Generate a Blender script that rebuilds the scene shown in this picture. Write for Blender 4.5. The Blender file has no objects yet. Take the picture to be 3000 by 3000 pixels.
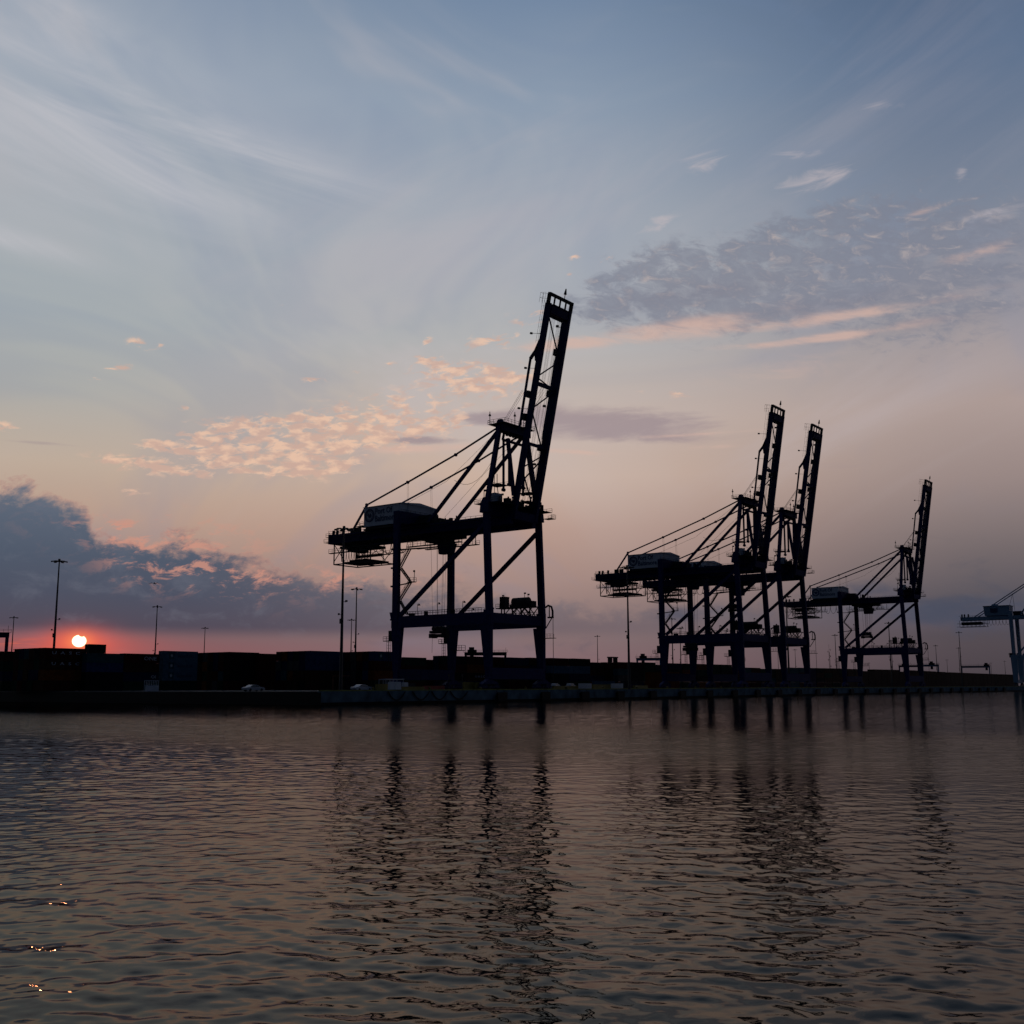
import bpy, math, random
import numpy as np
from mathutils import Vector, Matrix

S = bpy.context.scene
COL = S.collection
rng = random.Random(7)

# ------------------------------------------------------------------ camera
F_PX, HOR, ROLL, CAM_H, QH = 3200.0, 2012.0, 0.003, 3.7, 2.85
TILT = math.atan((HOR - 1500) / F_PX)
r0 = np.array([1, 0, 0.]); u0 = np.array([0, -math.sin(TILT), math.cos(TILT)]); FW = np.array([0, math.cos(TILT), math.sin(TILT)])
RT = math.cos(ROLL) * r0 - math.sin(ROLL) * u0
UP = math.cos(ROLL) * u0 + math.sin(ROLL) * r0
CAM = np.array([0, 0, CAM_H])
cd = bpy.data.cameras.new('camera'); cam = bpy.data.objects.new('camera', cd); COL.objects.link(cam)
cd.sensor_width = 36; cd.lens = 36 * F_PX / 3000; cd.clip_start = 0.5; cd.clip_end = 30000
cam.matrix_world = Matrix(((RT[0], UP[0], -FW[0], 0), (RT[1], UP[1], -FW[1], 0), (RT[2], UP[2], -FW[2], CAM_H), (0, 0, 0, 1)))
S.camera = cam
S.view_settings.view_transform = 'Standard'; S.view_settings.look = 'None'
S.view_settings.gamma = 1.0; S.view_settings.exposure = 0.0

def ray(x, y):
    """direction seen at a point measured on the photograph (3000 px wide)"""
    return FW + RT * (x - 1500) / F_PX - UP * (y - 1500) / F_PX
def azel(x, y):
    d = ray(x, y); d = d / np.linalg.norm(d)
    return math.degrees(math.atan2(d[0], d[1])), math.degrees(math.asin(d[2]))
def lin(r, g, b):
    f = lambda c: (c / 255 / 12.92) if c <= 10 else ((c / 255 + .055) / 1.055) ** 2.4
    return (f(r), f(g), f(b), 1.0)

# ------------------------------------------------------------------ sun
SUN_A, SUN_E = azel(238, 1862)
sd = bpy.data.lights.new('sun', 'SUN'); sun = bpy.data.objects.new('sun', sd); COL.objects.link(sun)
sd.energy = 0.03; sd.angle = math.radians(0.5); sd.color = (1.0, 0.36, 0.16)
sun.rotation_euler = (math.radians(90 - SUN_E), 0, math.radians(180 - SUN_A))

# ------------------------------------------------------------------ sky (world, by direction only)
W = bpy.data.worlds.new('World'); S.world = W; W.use_nodes = True
NT = W.node_tree; NT.nodes.clear()
def nd(t, **k):
    n = NT.nodes.new(t)
    for a, b in k.items(): setattr(n, a, b)
    return n
def put(n, i, v):
    if isinstance(v, bpy.types.NodeSocket): NT.links.new(v, n.inputs[i])
    else: n.inputs[i].default_value = v
def M(op, a, b=None, c=None, clamp=False):
    n = nd('ShaderNodeMath', operation=op, use_clamp=clamp)
    for i, v in enumerate((a, b, c)):
        if v is not None: put(n, i, v)
    return n.outputs[0]
add = lambda a, b: M('ADD', a, b)
sub = lambda a, b: M('SUBTRACT', a, b)
mul = lambda a, b: M('MULTIPLY', a, b)
def sstep(x, lo, hi):
    n = nd('ShaderNodeMapRange', interpolation_type='SMOOTHSTEP')
    put(n, 0, x); put(n, 1, lo); put(n, 2, hi); put(n, 3, 0.0); put(n, 4, 1.0)
    return n.outputs[0]
def mixc(f, a, b):
    n = nd('ShaderNodeMix', data_type='RGBA'); n.clamp_factor = True
    put(n, 0, f); put(n, 6, a); put(n, 7, b)
    if isinstance(a, bpy.types.NodeSocket):
        w = nd('ShaderNodeSeparateColor'); NT.links.new(n.outputs[2], w.inputs[0]); DEP[0] = w.outputs[0]
    return n.outputs[2]
def ramp(x, stops, lo, hi):
    t = nd('ShaderNodeMapRange'); put(t, 0, x); put(t, 1, lo); put(t, 2, hi)
    n = nd('ShaderNodeValToRGB'); NT.links.new(t.outputs[0], n.inputs[0])
    e = n.color_ramp.elements
    stops = sorted(stops)
    while len(e) < len(stops): e.new(0.5)
    for i, (p, c) in enumerate(stops):
        e[i].position = min(1, max(0, (p - lo) / (hi - lo))); e[i].color = c
    return n.outputs[0]
tc = nd('ShaderNodeTexCoord')
sx = nd('ShaderNodeSeparateXYZ'); NT.links.new(tc.outputs['Generated'], sx.inputs[0])
dx, dy, dz = sx.outputs
AZ = mul(M('ARCTAN2', dx, dy), 57.29578)
EL = mul(M('ARCSINE', dz), 57.29578)
# every lookup carries the last result in z (scaled to nothing): it keeps the node order sequential, so the shader fits in memory
DEP = [EL]
def vec():
    n = nd('ShaderNodeCombineXYZ'); put(n, 0, AZ); put(n, 1, EL); put(n, 2, DEP[0])
    return n.outputs[0]
AE = None
DEG = 0.0168
def local(x, y, rx, ry, rot=0):
    a0, e0 = azel(x, y)
    n = nd('ShaderNodeMapping', vector_type='TEXTURE')
    put(n, 0, vec()); put(n, 1, (a0, e0, 0)); put(n, 2, (0, 0, math.radians(rot))); put(n, 3, (rx * DEG, ry * DEG, 1e6))
    return n.outputs[0]
def ell(x, y, rx, ry, rot=0):
    v = local(x, y, rx, ry, rot)
    d = nd('ShaderNodeVectorMath', operation='DOT_PRODUCT'); put(d, 0, v); put(d, 1, v)
    DEP[0] = M('EXPONENT', mul(d.outputs['Value'], -1.0))
    return DEP[0]
def ells(lst):
    o = None
    for l in lst:
        w = 1.0
        if len(l) == 6: w = l[5]; l = l[:5]
        e = ell(*l)
        if w != 1.0: e = mul(e, w)
        o = e if o is None else add(o, e)
        DEP[0] = o
    return o
def noise(_, scale, detail=5, rough=.55, dist=0.0, sxyz=(1, 1, 1), rot=0, off=(0, 0, 0)):
    mp = nd('ShaderNodeMapping', vector_type='POINT')
    put(mp, 0, vec()); put(mp, 1, off); put(mp, 2, (0, 0, math.radians(rot)));
    m2 = nd('ShaderNodeVectorMath', operation='MULTIPLY'); put(m2, 0, mp.outputs[0]); put(m2, 1, (sxyz[0], sxyz[1], 1e-6))
    n = nd('ShaderNodeTexNoise', noise_dimensions='2D'); put(n, 'Vector', m2.outputs[0]); put(n, 'Scale', scale); put(n, 'Detail', detail)
    put(n, 'Roughness', rough); put(n, 'Distortion', dist)
    DEP[0] = n.outputs[0]
    return n.outputs[0]

H = lambda y: azel(1500, y)[1]
def col3(L): return [(H(y), lin(*c)) for y, c in L]
left = ramp(EL, col3([(-2200, (56, 74, 104)), (-700, (108, 128, 160)), (0, (142, 155, 172)), (300, (160, 169, 182)), (700, (163, 171, 179)), (1000, (165, 172, 175)),
    (1200, (172, 172, 168)), (1400, (188, 170, 154)), (1550, (182, 154, 138)), (1700, (154, 128, 120)), (1830, (112, 94, 102)), (1900, (116, 86, 93)), (2012, (108, 78, 86))]), -2, 75)
mid = ramp(EL, col3([(-2200, (44, 60, 92)), (-700, (86, 110, 148)), (0, (116, 136, 162)), (300, (140, 155, 174)), (700, (166, 172, 181)), (1000, (177, 177, 178)),
    (1200, (194, 178, 169)), (1400, (200, 174, 158)), (1550, (182, 152, 140)), (1700, (164, 137, 130)), (1850, (130, 111, 112)), (1940, (130, 103, 107)), (2012, (116, 94, 98))]), -2, 75)
right = ramp(EL, col3([(-2200, (32, 46, 74)), (-700, (56, 78, 116)), (0, (78, 98, 127)), (300, (92, 112, 140)), (700, (122, 132, 150)), (1000, (154, 149, 154)),
    (1250, (172, 154, 149)), (1450, (152, 135, 132)), (1650, (114, 104, 106)), (1800, (80, 78, 88)), (1900, (82, 74, 80)), (2012, (72, 64, 70))]), -2, 75)
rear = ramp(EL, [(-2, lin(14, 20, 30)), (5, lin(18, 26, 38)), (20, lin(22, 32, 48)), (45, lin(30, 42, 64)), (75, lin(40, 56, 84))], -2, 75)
sky = mixc(sstep(AZ, 1.0, -25.0), mid, left)
sky = mixc(sstep(AZ, 1.0, 25.0), sky, right)
# soft large-scale unevenness of high haze
big = noise(AE, .055, 4, .6, .6, (1, 1.6, 1), 12, (31, 7, 0))
sky = mixc(mul(mul(sstep(big, .45, .7), sstep(EL, 4, 16)), sstep(AZ, 16.0, 4.0)), sky, mixc(.42, sky, lin(194, 187, 188)))
sky = mixc(mul(sstep(big, .48, .3), .5), sky, mixc(.4, sky, lin(112, 132, 165)))

# cirrus, upper left (falls to the right) and fan towards the upper right
c1 = noise(AE, .34, 5, .58, .5, (.16, 1.0, 1), 12, (3, 0, 0))
m1 = ells([(150, 420, 520, 150, -12), (650, 480, 350, 90, -3), (330, 260, 500, 130, -18, .7), (0, 690, 230, 30, -9), (850, 560, 300, 60, 0, .6), (240, 60, 150, 60, -20, .4)])
cir = mul(sstep(c1, .30, .74), M('MINIMUM', m1, 1.0))
sky = mixc(mul(cir, .72), sky, lin(194, 193, 199))
c2 = noise(AE, .22, 5, .58, .4, (.22, 1.0, 1), -26, (9, 4, 0))
m2 = ells([(2250, 350, 700, 330, 20, .8), (1250, 650, 600, 260, 25), (2900, 400, 120, 160, 45, .5), (1300, 1050, 700, 200, 12, .9), (2500, 1200, 600, 260, 22)])
sky = mixc(mul(mul(sstep(c2, .4, .8), M('MINIMUM', m2, 1.0)), .34), sky, lin(190, 180, 184))
# thin detached warm-white wisps upper right
c3 = noise(AE, .8, 6, .6, .8, (.35, 1.3, 1), -6, (1, 9, 0))
m3 = ells([(2070, 478, 110, 26, 6), (2330, 450, 90, 15, -3, .7), (2390, 525, 150, 30, 5), (2600, 315, 90, 22, -6, .6), (2820, 500, 20, 45, -25, .5), (1360, 530, 60, 20, -30, .5),
           (230, 65, 40, 14, -20, .6), (2890, 640, 130, 40, 8, .6), (1920, 660, 90, 30, 14, .7)])
sky = mixc(mul(mul(sstep(add(c3, mul(m3, .38)), .62, .98), sstep(m3, .08, .5)), .55), sky, lin(196, 184, 186))

# mottled grey altocumulus band, right
g1 = noise(AE, 1.0, 6, .66, .3, (.6, 1.35, 1), 8, (5, 2, 0))
mg = ells([(2080, 860, 380, 90, 6), (2480, 810, 480, 130, 10), (2350, 680, 330, 70, 10), (1900, 790, 200, 70, 10), (1760, 900, 160, 40, 5, .8), (2800, 900, 300, 150, 15, .7), (2650, 700, 250, 110, 10, .5)])
grey = sstep(add(g1, mul(M('MINIMUM', mg, 1.1), .30)), .58, .86)
mot = noise(AE, 1.5, 5, .62, .4, (.6, 1.3, 1), 10, (7, 7, 0))
sky = mixc(mul(mul(grey, sstep(mg, .05, .7)), add(.25, mul(mot, 1.0))), sky, mixc(sstep(mot, .48, .85), lin(126, 130, 145), lin(176, 166, 166)))
g2 = noise(AE, .5, 6, .6, .3, (.3, 1.4, 1), -2, (2, 6, 0))
mg2 = ells([(1800, 1245, 360, 58, -3), (1500, 1225, 160, 25, 2), (1260, 1290, 120, 16, 0, .9), (100, 1295, 160, 8, 0, .5), (2550, 1350, 300, 40, 5, .4)])
sky = mixc(mul(mul(sstep(add(g2, mul(mg2, .5)), .62, .98), sstep(mg2, .08, .5)), .72), sky, lin(150, 134, 142))
# smooth dark core of the band
w0 = noise(AE, .8, 5, .6, .3, (.4, 1.5, 1), 5, (3, 8, 0))
sky = mixc(mul(mul(ells([(2040, 860, 260, 36, 4, .75), (2380, 905, 420, 34, 3, .7), (2700, 950, 320, 24, 2, .4)]), add(.5, mul(w0, .6))), .8), sky, lin(126, 126, 140))
# warm undersides below the band
w1 = noise(AE, .8, 6, .64, .3, (.35, 1.5, 1), 5, (8, 1, 0))
mw = ells([(1950, 965, 360, 30, 5), (2450, 930, 420, 20, 3, .9), (2330, 1000, 240, 12, 1), (1650, 1010, 150, 18, 3, .9), (2600, 960, 300, 16, 3, .5), (1690, 1325, 130, 10, -4, .9), (2090, 1310, 100, 10, 0, .7),
           (2000, 1275, 260, 7, 1, .7), (1200, 1315, 240, 15, 3, 1.0), (2300, 1080, 260, 50, 5, .5), (1600, 1430, 150, 6, 0, .4), (2700, 620, 90, 12, 10, .6), (2870, 740, 130, 22, 5, .7), (2700, 740, 60, 14, 0, .6)])
sky = mixc(mul(mul(sstep(add(w1, mul(M('MINIMUM', mw, 1.1), .34)), .48, .98), sstep(mw, .02, .9)), .72), sky, lin(212, 178, 164))

# small peach altocumulus flakes
p1 = noise(AE, 1.9, 5, .62, .3, (.5, 1.3, 1), -5, (0, 0, 0))
mp_ = ells([(410, 1362, 160, 30, -6), (560, 1385, 60, 12, -6, .8), (500, 1310, 110, 14, -5, .8), (380, 1440, 60, 18, -2, .8), (860, 1245, 230, 44, 4), (760, 1295, 190, 46, -6, .9), (1020, 1290, 260, 60, 2), (600, 1320, 260, 60, -5, .55), (1250, 1180, 260, 90, 0, .45), (830, 1375, 150, 42, -6, .9),
            (980, 1370, 100, 22, 2, .8), (670, 1310, 60, 18, -3, .9), (650, 1365, 70, 20, -4, .8), (640, 1270, 60, 16, -6, .8), (410, 1008, 48, 20, -12), (350, 1075, 55, 14, 14, 1), (272, 1112, 26, 10, 6, .9),
            (915, 1113, 42, 11, 0), (545, 1194, 26, 9, 0, .9), (12, 1252, 50, 18, 0), (1040, 1090, 30, 8, 0, .6), (1130, 1065, 30, 9, 0, .7), (1245, 1000, 30, 16, 10, .9), (1250, 1050, 40, 14, 0, .7), (1330, 1090, 150, 40, -4, 1.0),
            (1480, 1110, 150, 60, 0, .8), (1440, 1000, 120, 30, 4, .8), (1770, 765, 35, 16, 20, .9), (1680, 752, 28, 12, 10, .8), (1670, 805, 18, 10, 20, .7), (1250, 1245, 230, 30, 3, .6), (1990, 1155, 60, 18, 0, .7), (1880, 1150, 30, 10, 0, .6),
            (830, 893, 26, 6, 0, .6), (470, 1010, 20, 8, 0, .6), (1100, 1180, 260, 40, 2, .35), (1560, 930, 120, 40, 10, .7)])
flk = mul(sstep(add(p1, mul(M('MINIMUM', mp_, 1.05), .30)), .65, .86), sstep(mp_, .15, .9))
flc = mixc(sstep(noise(AE, 1.7, 4, .5, 0, (.6, 1.4, 1), 0, (4, 4, 0)), .4, .65), lin(206, 170, 154), lin(238, 196, 168))
sky = mixc(mul(flk, .78), sky, flc)

# low blue-slate cumulus bank, left
hb = nd('ShaderNodeFloatCurve')
cm = hb.mapping; pts = [(0, 1430), (120, 1455), (250, 1505), (275, 1560), (420, 1600), (600, 1590), (700, 1625), (860, 1690), (1010, 1712), (1150, 1722), (1350, 1745), (1600, 1770), (2000, 1790), (2500, 1770), (3000, 1760)]
A0, A1, EM = -60.0, 60.0, 12.0
cv = cm.curves[0]
P = [(-60, 9)] + [azel(x, y) for x, y in pts] + [(60, 4)]
P = [((a - A0) / (A1 - A0), e / EM) for a, e in P]
cv.points[0].location = P[0]; cv.points[1].location = P[-1]
for q in P[1:-1]: cv.points.new(*q)
cm.use_clip = False; cm.update()
tA = nd('ShaderNodeMapRange'); put(tA, 0, AZ); put(tA, 1, A0); put(tA, 2, A1)
put(hb, 'Value', tA.outputs[0])
HB = mul(hb.outputs[0], EM)
bn = noise(AE, .55, 6, .64, .3, (.75, 1.2, 1), 0, (6, 3, 0))
bn2 = noise(AE, 2.2, 5, .6, .1, (.7, 1.1, 1), 0, (2, 3, 0))
edge = add(sub(HB, EL), add(mul(sub(bn, .5), 3.0), mul(sub(bn2, .5), .9)))
body = sstep(edge, -.35, .75)
side = sstep(AZ, 10.0, -19.0)
base = sstep(EL, azel(1500, 1880)[1], azel(1500, 1835)[1])
bcol = mixc(side, ramp(EL, col3([(1880, (104, 88, 98)), (1780, (88, 90, 104)), (1700, (104, 102, 112)), (1600, (130, 122, 128))]), 0, 12),
            ramp(EL, col3([(1890, (76, 66, 82)), (1830, (74, 74, 90)), (1750, (68, 79, 98)), (1650, (72, 87, 106)), (1550, (84, 98, 116)), (1450, (98, 110, 126))]), 0, 12))
bcol = mixc(mul(sstep(bn, .5, .75), .25), bcol, lin(112, 118, 132))
# lit seams inside the bank
rim = mul(mul(sstep(edge, -.35, .05), sstep(edge, .9, .15)), sstep(AZ, -7.5, -13))
seam = mul(sstep(noise(AE, 1.0, 6, .66, .3, (.6, 1.4, 1), -8, (11, 5, 0)), .5, .68), ells([(500, 1570, 260, 60, -4), (620, 1690, 200, 55, -8), (330, 1560, 80, 30, -8), (880, 1690, 240, 36, -6, .9), (420, 1650, 120, 60, 0, .6), (1150, 1700, 250, 20, 0, .5)]))
rcol = lin(206, 146, 128)
sky = mixc(mul(rim, mul(bn2, .6)), sky, rcol)
bamt = mul(mul(body, base), add(.4, mul(side, .6)))
sky = mixc(bamt, sky, bcol)
sky = mixc(mul(M('MINIMUM', seam, 1.0), .75), sky, rcol)
# blue-grey bank low on the right
rb = noise(AE, .4, 6, .55, .3, (.5, 1.3, 1), 0, (15, 1, 0))
sky = mixc(mul(sstep(add(rb, mul(ells([(2830, 1790, 260, 55, 0), (2500, 1760, 200, 45, 0, .6), (1780, 1720, 60, 10, 0, .7), (2050, 1790, 300, 30, 0, .35)]), .5)), .62, 1.0), mul(sstep(EL, 8.0, 5.5), .8)), sky, lin(70, 76, 94))
# red band under the bank, glow and disc
sky = mixc(mul(mul(ells([(215, 1895, 210, 42, 0, .88), (500, 1905, 500, 34, 0, .14)]), sub(1.0, mul(base, .85))), .85), sky, lin(190, 92, 88))
st = sstep(noise(AE, .9, 4, .5, .2, (.25, 3.0, 1), -2, (1, 1, 0)), .55, .7)
sky = mixc(mul(mul(st, ell(130, 1888, 130, 12, -3)), .8), sky, lin(232, 104, 76))
sky = mixc(mul(ell(232, 1884, 85, 40, 0), .9), sky, lin(238, 98, 76))
sky = mixc(mul(ell(232, 1880, 34, 24, 0), .9), sky, lin(255, 138, 92))
v = local(232, 1878, 18.5, 16.5, 0)
dd = nd('ShaderNodeVectorMath', operation='LENGTH'); put(dd, 0, v)
vn = local(240, 1859, 9, 7, 0); dn = nd('ShaderNodeVectorMath', operation='LENGTH'); put(dn, 0, vn)
disc = mul(sstep(dd.outputs['Value'], 1.12, .92), sstep(dn.outputs['Value'], .85, 1.1))
sky = mixc(disc, sky, (3.4, 2.5, 1.5, 1))
# unseen sky behind the viewer, set dimmer than real dusk to keep fronts dark
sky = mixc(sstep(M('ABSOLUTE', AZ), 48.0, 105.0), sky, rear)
zen = sstep(EL, 55.0, 85.0)
sky = mixc(zen, sky, lin(40, 56, 84))
neb = sstep(EL, 0.0, -1.0)
sky = mixc(neb, sky, (.006, .008, .012, 1))
bg = nd('ShaderNodeBackground'); put(bg, 0, sky); put(bg, 1, 1.0)
ns = nd('ShaderNodeTexSky', sky_type='NISHITA'); ns.sun_disc = False
ns.sun_elevation = math.radians(SUN_E); ns.sun_rotation = math.radians(SUN_A); ns.air_density = 1.5; ns.dust_density = 3
bg2 = nd('ShaderNodeBackground'); put(bg2, 0, ns.outputs[0]); put(bg2, 1, 0.0008)
ad = nd('ShaderNodeAddShader'); NT.links.new(bg.outputs[0], ad.inputs[0]); NT.links.new(bg2.outputs[0], ad.inputs[1])
wo = nd('ShaderNodeOutputWorld'); NT.links.new(ad.outputs[0], wo.inputs[0])
W.cycles.sampling_method = 'NONE'
S.cycles.use_adaptive_sampling = True; S.cycles.adaptive_threshold = 0.02
S.cycles.max_bounces = 5; S.cycles.diffuse_bounces = 2; S.cycles.glossy_bounces = 3

# ------------------------------------------------------------------ helpers
AX = math.radians(37.0)                       # the quay runs away to the right
UV = np.array([math.sin(AX), math.cos(AX), 0.]); PV = np.array([math.cos(AX), -math.sin(AX), 0.]); NV = -PV
QN = 171.517; RZ = -AX
def QW(pw, uu, z=QH):
    """quay coordinates: pw towards the water (0 = quay edge), uu along the quay"""
    v = NV * (QN - pw) + UV * uu
    return Vector((v[0], v[1], z))
def hit(x, y, N, c):
    d = ray(x, y); return CAM + d * ((c - N @ CAM) / (N @ d))
def u_at(x, sb):
    return float(hit(x, 2030, NV, QN + sb) @ UV)

def mat(name, col, rough=.6, metal=0, spec=.3, var=.25, scale=1.5, bump=0.0):
    m = bpy.data.materials.new(name); m.use_nodes = True; t = m.node_tree; b = t.nodes['Principled BSDF']
    b.inputs['Roughness'].default_value = rough; b.inputs['Metallic'].default_value = metal
    b.inputs['Specular IOR Level'].default_value = spec
    n = t.nodes.new('ShaderNodeTexNoise'); n.inputs['Scale'].default_value = scale; n.inputs['Detail'].default_value = 4
    tcx = t.nodes.new('ShaderNodeTexCoord'); t.links.new(tcx.outputs['Object'], n.inputs['Vector'])
    r = t.nodes.new('ShaderNodeValToRGB'); t.links.new(n.outputs[0], r.inputs[0])
    r.color_ramp.elements[0].position = .3; r.color_ramp.elements[1].position = .7
    r.color_ramp.elements[0].color = (*[c * (1 - var) for c in col], 1); r.color_ramp.elements[1].color = (*[min(1, c * (1 + var)) for c in col], 1)
    t.links.new(r.outputs[0], b.inputs['Base Color'])
    if bump:
        bp = t.nodes.new('ShaderNodeBump'); bp.inputs['Strength'].default_value = bump; t.links.new(n.outputs[0], bp.inputs['Height']); t.links.new(bp.outputs[0], b.inputs['Normal'])
    return m
MT = dict(
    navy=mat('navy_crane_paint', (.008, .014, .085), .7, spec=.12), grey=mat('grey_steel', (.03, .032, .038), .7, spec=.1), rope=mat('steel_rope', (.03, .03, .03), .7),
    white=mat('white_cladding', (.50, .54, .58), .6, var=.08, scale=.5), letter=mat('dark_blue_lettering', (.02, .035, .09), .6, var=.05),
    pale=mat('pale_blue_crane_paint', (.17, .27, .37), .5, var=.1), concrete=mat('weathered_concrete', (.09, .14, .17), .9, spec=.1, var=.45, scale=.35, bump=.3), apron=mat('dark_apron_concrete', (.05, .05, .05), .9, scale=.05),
    weed=mat('weedy_tide_zone', (.008, .009, .008), .8), rubber=mat('black_rubber', (.01, .01, .01), .8), yellow=mat('yellow_paint', (.18, .14, .02), .6), kerb=mat('yellowed_kerb', (.20, .20, .05), .8, var=.5, scale=.3),
    glass=mat('dark_glass', (.01, .012, .015), .1, spec=.5), carwhite=mat('white_car_paint', (.45, .46, .48), .3, var=.03), tyre=mat('tyre_rubber', (.015, .015, .015), .8),
    galv=mat('galvanised_steel', (.06, .06, .06), .5, .3), lamp=mat('lamp_housing', (.05, .05, .05), .5), wletter=mat('white_lettering', (.42, .44, .46), .6, var=.1), red=mat('dull_red_paint', (.30, .05, .03), .6),
    bird=mat('dark_feathers', (.02, .02, .02), .8), rust=mat('rust_red_primer', (.16, .04, .02), .7))
CC = dict(maroon=(.10, .018, .014), brown=(.085, .035, .02), green=(.02, .06, .035), navy=(.015, .025, .09), grey=(.10, .10, .10), teal=(.03, .12, .15), orange=(.30, .075, .015), blue=(.03, .07, .22), paleblue=(.10, .22, .32), cream=(.35, .32, .24), black=(.02, .02, .022), yellow=(.28, .2, .03))
CM = {k: mat(k + '_container_paint', tuple(c * .55 for c in v), .75, spec=.1, var=.3, scale=.8) for k, v in CC.items()}

class MB:
    def __init__(s): s.v = []; s.f = []
    def poly(s, vs, fs):
        o = len(s.v); s.v += [tuple(map(float, p)) for p in vs]; s.f += [tuple(i + o for i in f) for f in fs]
    def hexa(s, c):  # 8 corners: bottom 0-3, top 4-7
        s.poly(c, [(3, 2, 1, 0), (4, 5, 6, 7), (0, 1, 5, 4), (1, 2, 6, 5), (2, 3, 7, 6), (3, 0, 4, 7)])
    def box(s, x0, x1, y0, y1, z0, z1):
        s.hexa([(x0, y0, z0), (x1, y0, z0), (x1, y1, z0), (x0, y1, z0), (x0, y0, z1), (x1, y0, z1), (x1, y1, z1), (x0, y1, z1)])
    def taper(s, b, t):  # (x0,x1,y0,y1,z) bottom and top
        s.hexa([(b[0], b[2], b[4]), (b[1], b[2], b[4]), (b[1], b[3], b[4]), (b[0], b[3], b[4]), (t[0], t[2], t[4]), (t[1], t[2], t[4]), (t[1], t[3], t[4]), (t[0], t[3], t[4])])
    def bar(s, a, b, w, h=None, ref=(0, 0, 1)):
        h = h or w; a = Vector(a); b = Vector(b); d = (b - a).normalized(); r = Vector(ref)
        if abs(d.dot(r)) > .95: r = Vector((1, 0, 0))
        x = d.cross(r).normalized() * (w / 2); y = x.cross(d).normalized() * (h / 2)
        s.hexa([a - x - y, a + x - y, a + x + y, a - x + y, b - x - y, b + x - y, b + x + y, b - x + y])
    def tube(s, pts, r, n=6, r2=None, cap=True):
        pts = [Vector(p) for p in pts]; o = len(s.v); m = len(pts)
        for i, p in enumerate(pts):
            d = (pts[min(i + 1, m - 1)] - pts[max(i - 1, 0)]).normalized(); ref = Vector((0, 0, 1)) if abs(d.z) < .9 else Vector((1, 0, 0))
            x = d.cross(ref).normalized(); y = x.cross(d); rr = r if r2 is None else r + (r2 - r) * i / (m - 1)
            for k in range(n):
                t = 2 * math.pi * k / n; s.v.append(tuple(p + x * rr * math.cos(t) + y * rr * math.sin(t)))
        for i in range(m - 1):
            for k in range(n): s.f.append((o + i * n + k, o + i * n + (k + 1) % n, o + (i + 1) * n + (k + 1) % n, o + (i + 1) * n + k))
        if cap: s.f.append(tuple(o + k for k in reversed(range(n)))); s.f.append(tuple(o + (m - 1) * n + k for k in range(n)))
    def disc(s, c, axis, r, t, n=16):
        c = Vector(c); a = Vector(axis).normalized() * t / 2; s.tube([c - a, c + a], r, n)
    def rail(s, pts, h=1.1, post=2.0, w=.07):
        """hand rail along a path: posts, top and middle rail"""
        for a, b in zip(pts, pts[1:]):
            a = Vector(a); b = Vector(b); L = (b - a).length; k = max(1, int(L / post))
            for i in range(k + 1):
                p = a.lerp(b, i / k); s.bar(p, p + Vector((0, 0, h)), w)
            for z in (h, h * .5): s.bar(a + Vector((0, 0, z)), b + Vector((0, 0, z)), w)
    def lattice(s, a, b, w, h, n, t=.18):
        """truss between two points: chords and diagonals"""
        a = Vector(a); b = Vector(b); d = (b - a); x = d.cross(Vector((0, 0, 1))).normalized() * w / 2; z = Vector((0, 0, h))
        for sx in (-1, 1):
            for dz in (Vector(), z): s.bar(a + x * sx + dz, b + x * sx + dz, t)
            for i in range(n):
                p = a + d * i / n + x * sx; q = a + d * (i + 1) / n + x * sx
                s.bar(p, p + z, t * .7); s.bar(p + (z if i % 2 else Vector()), q + (Vector() if i % 2 else z), t * .7)
    def mesh(s, name, m):
        me = bpy.data.meshes.new(name); me.from_pydata(s.v, [], s.f); me.materials.append(m); me.update(); return me
    def build(s, name, m, parent=None, loc=None, rot=None):
        o = bpy.data.objects.new(name, s.mesh(name, m)); COL.objects.link(o)
        if parent: o.parent = parent
        if loc is not None: o.location = loc
        if rot is not None: o.rotation_euler = rot
        return o
def tag(o, label=None, cat=None, group=None, kind=None):
    if label: o['label'] = label
    if cat: o['category'] = cat
    if group: o['group'] = group
    if kind: o['kind'] = kind
    return o
def thing(name, label, cat, loc, rz=RZ, group=None):
    o = bpy.data.objects.new(name, None); COL.objects.link(o); o.location = loc; o.rotation_euler = (0, 0, rz)
    return tag(o, label, cat, group)
def at(o, loc, rz=RZ):
    o.location = loc; o.rotation_euler = (0, 0, rz); return o
def copy_tree(o, parent=None):
    c = o.copy(); COL.objects.link(c); c.parent = parent
    for ch in list(o.children): copy_tree(ch, c)
    return c
TXT = {}
def text_mesh(body, size, width=None, depth=.03, bold=.0, spacing=1.0, leading=.9):
    k = (body, size, width, bold, spacing)
    if k in TXT: return TXT[k]
    c = bpy.data.curves.new('t', 'FONT'); c.body = body; c.size = size; c.extrude = depth; c.offset = bold; c.space_character = spacing; c.space_line = leading; c.resolution_u = 2
    o = bpy.data.objects.new('t', c); COL.objects.link(o); dg = bpy.context.evaluated_depsgraph_get()
    me = bpy.data.meshes.new_from_object(o.evaluated_get(dg)); bpy.data.objects.remove(o)
    co = np.empty(len(me.vertices) * 3); me.vertices.foreach_get('co', co); co = co.reshape(-1, 3)
    if width: co[:, 0] *= width / (co[:, 0].max() - co[:, 0].min()); me.vertices.foreach_set('co', co.ravel())
    me.update(); TXT[k] = me; return me
def lettering(name, me, m, parent, loc, rot):
    me = me.copy(); me.materials.clear(); me.materials.append(m)
    o = bpy.data.objects.new(name, me); COL.objects.link(o); o.parent = parent; o.location = loc; o.rotation_euler = rot; return o

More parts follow.
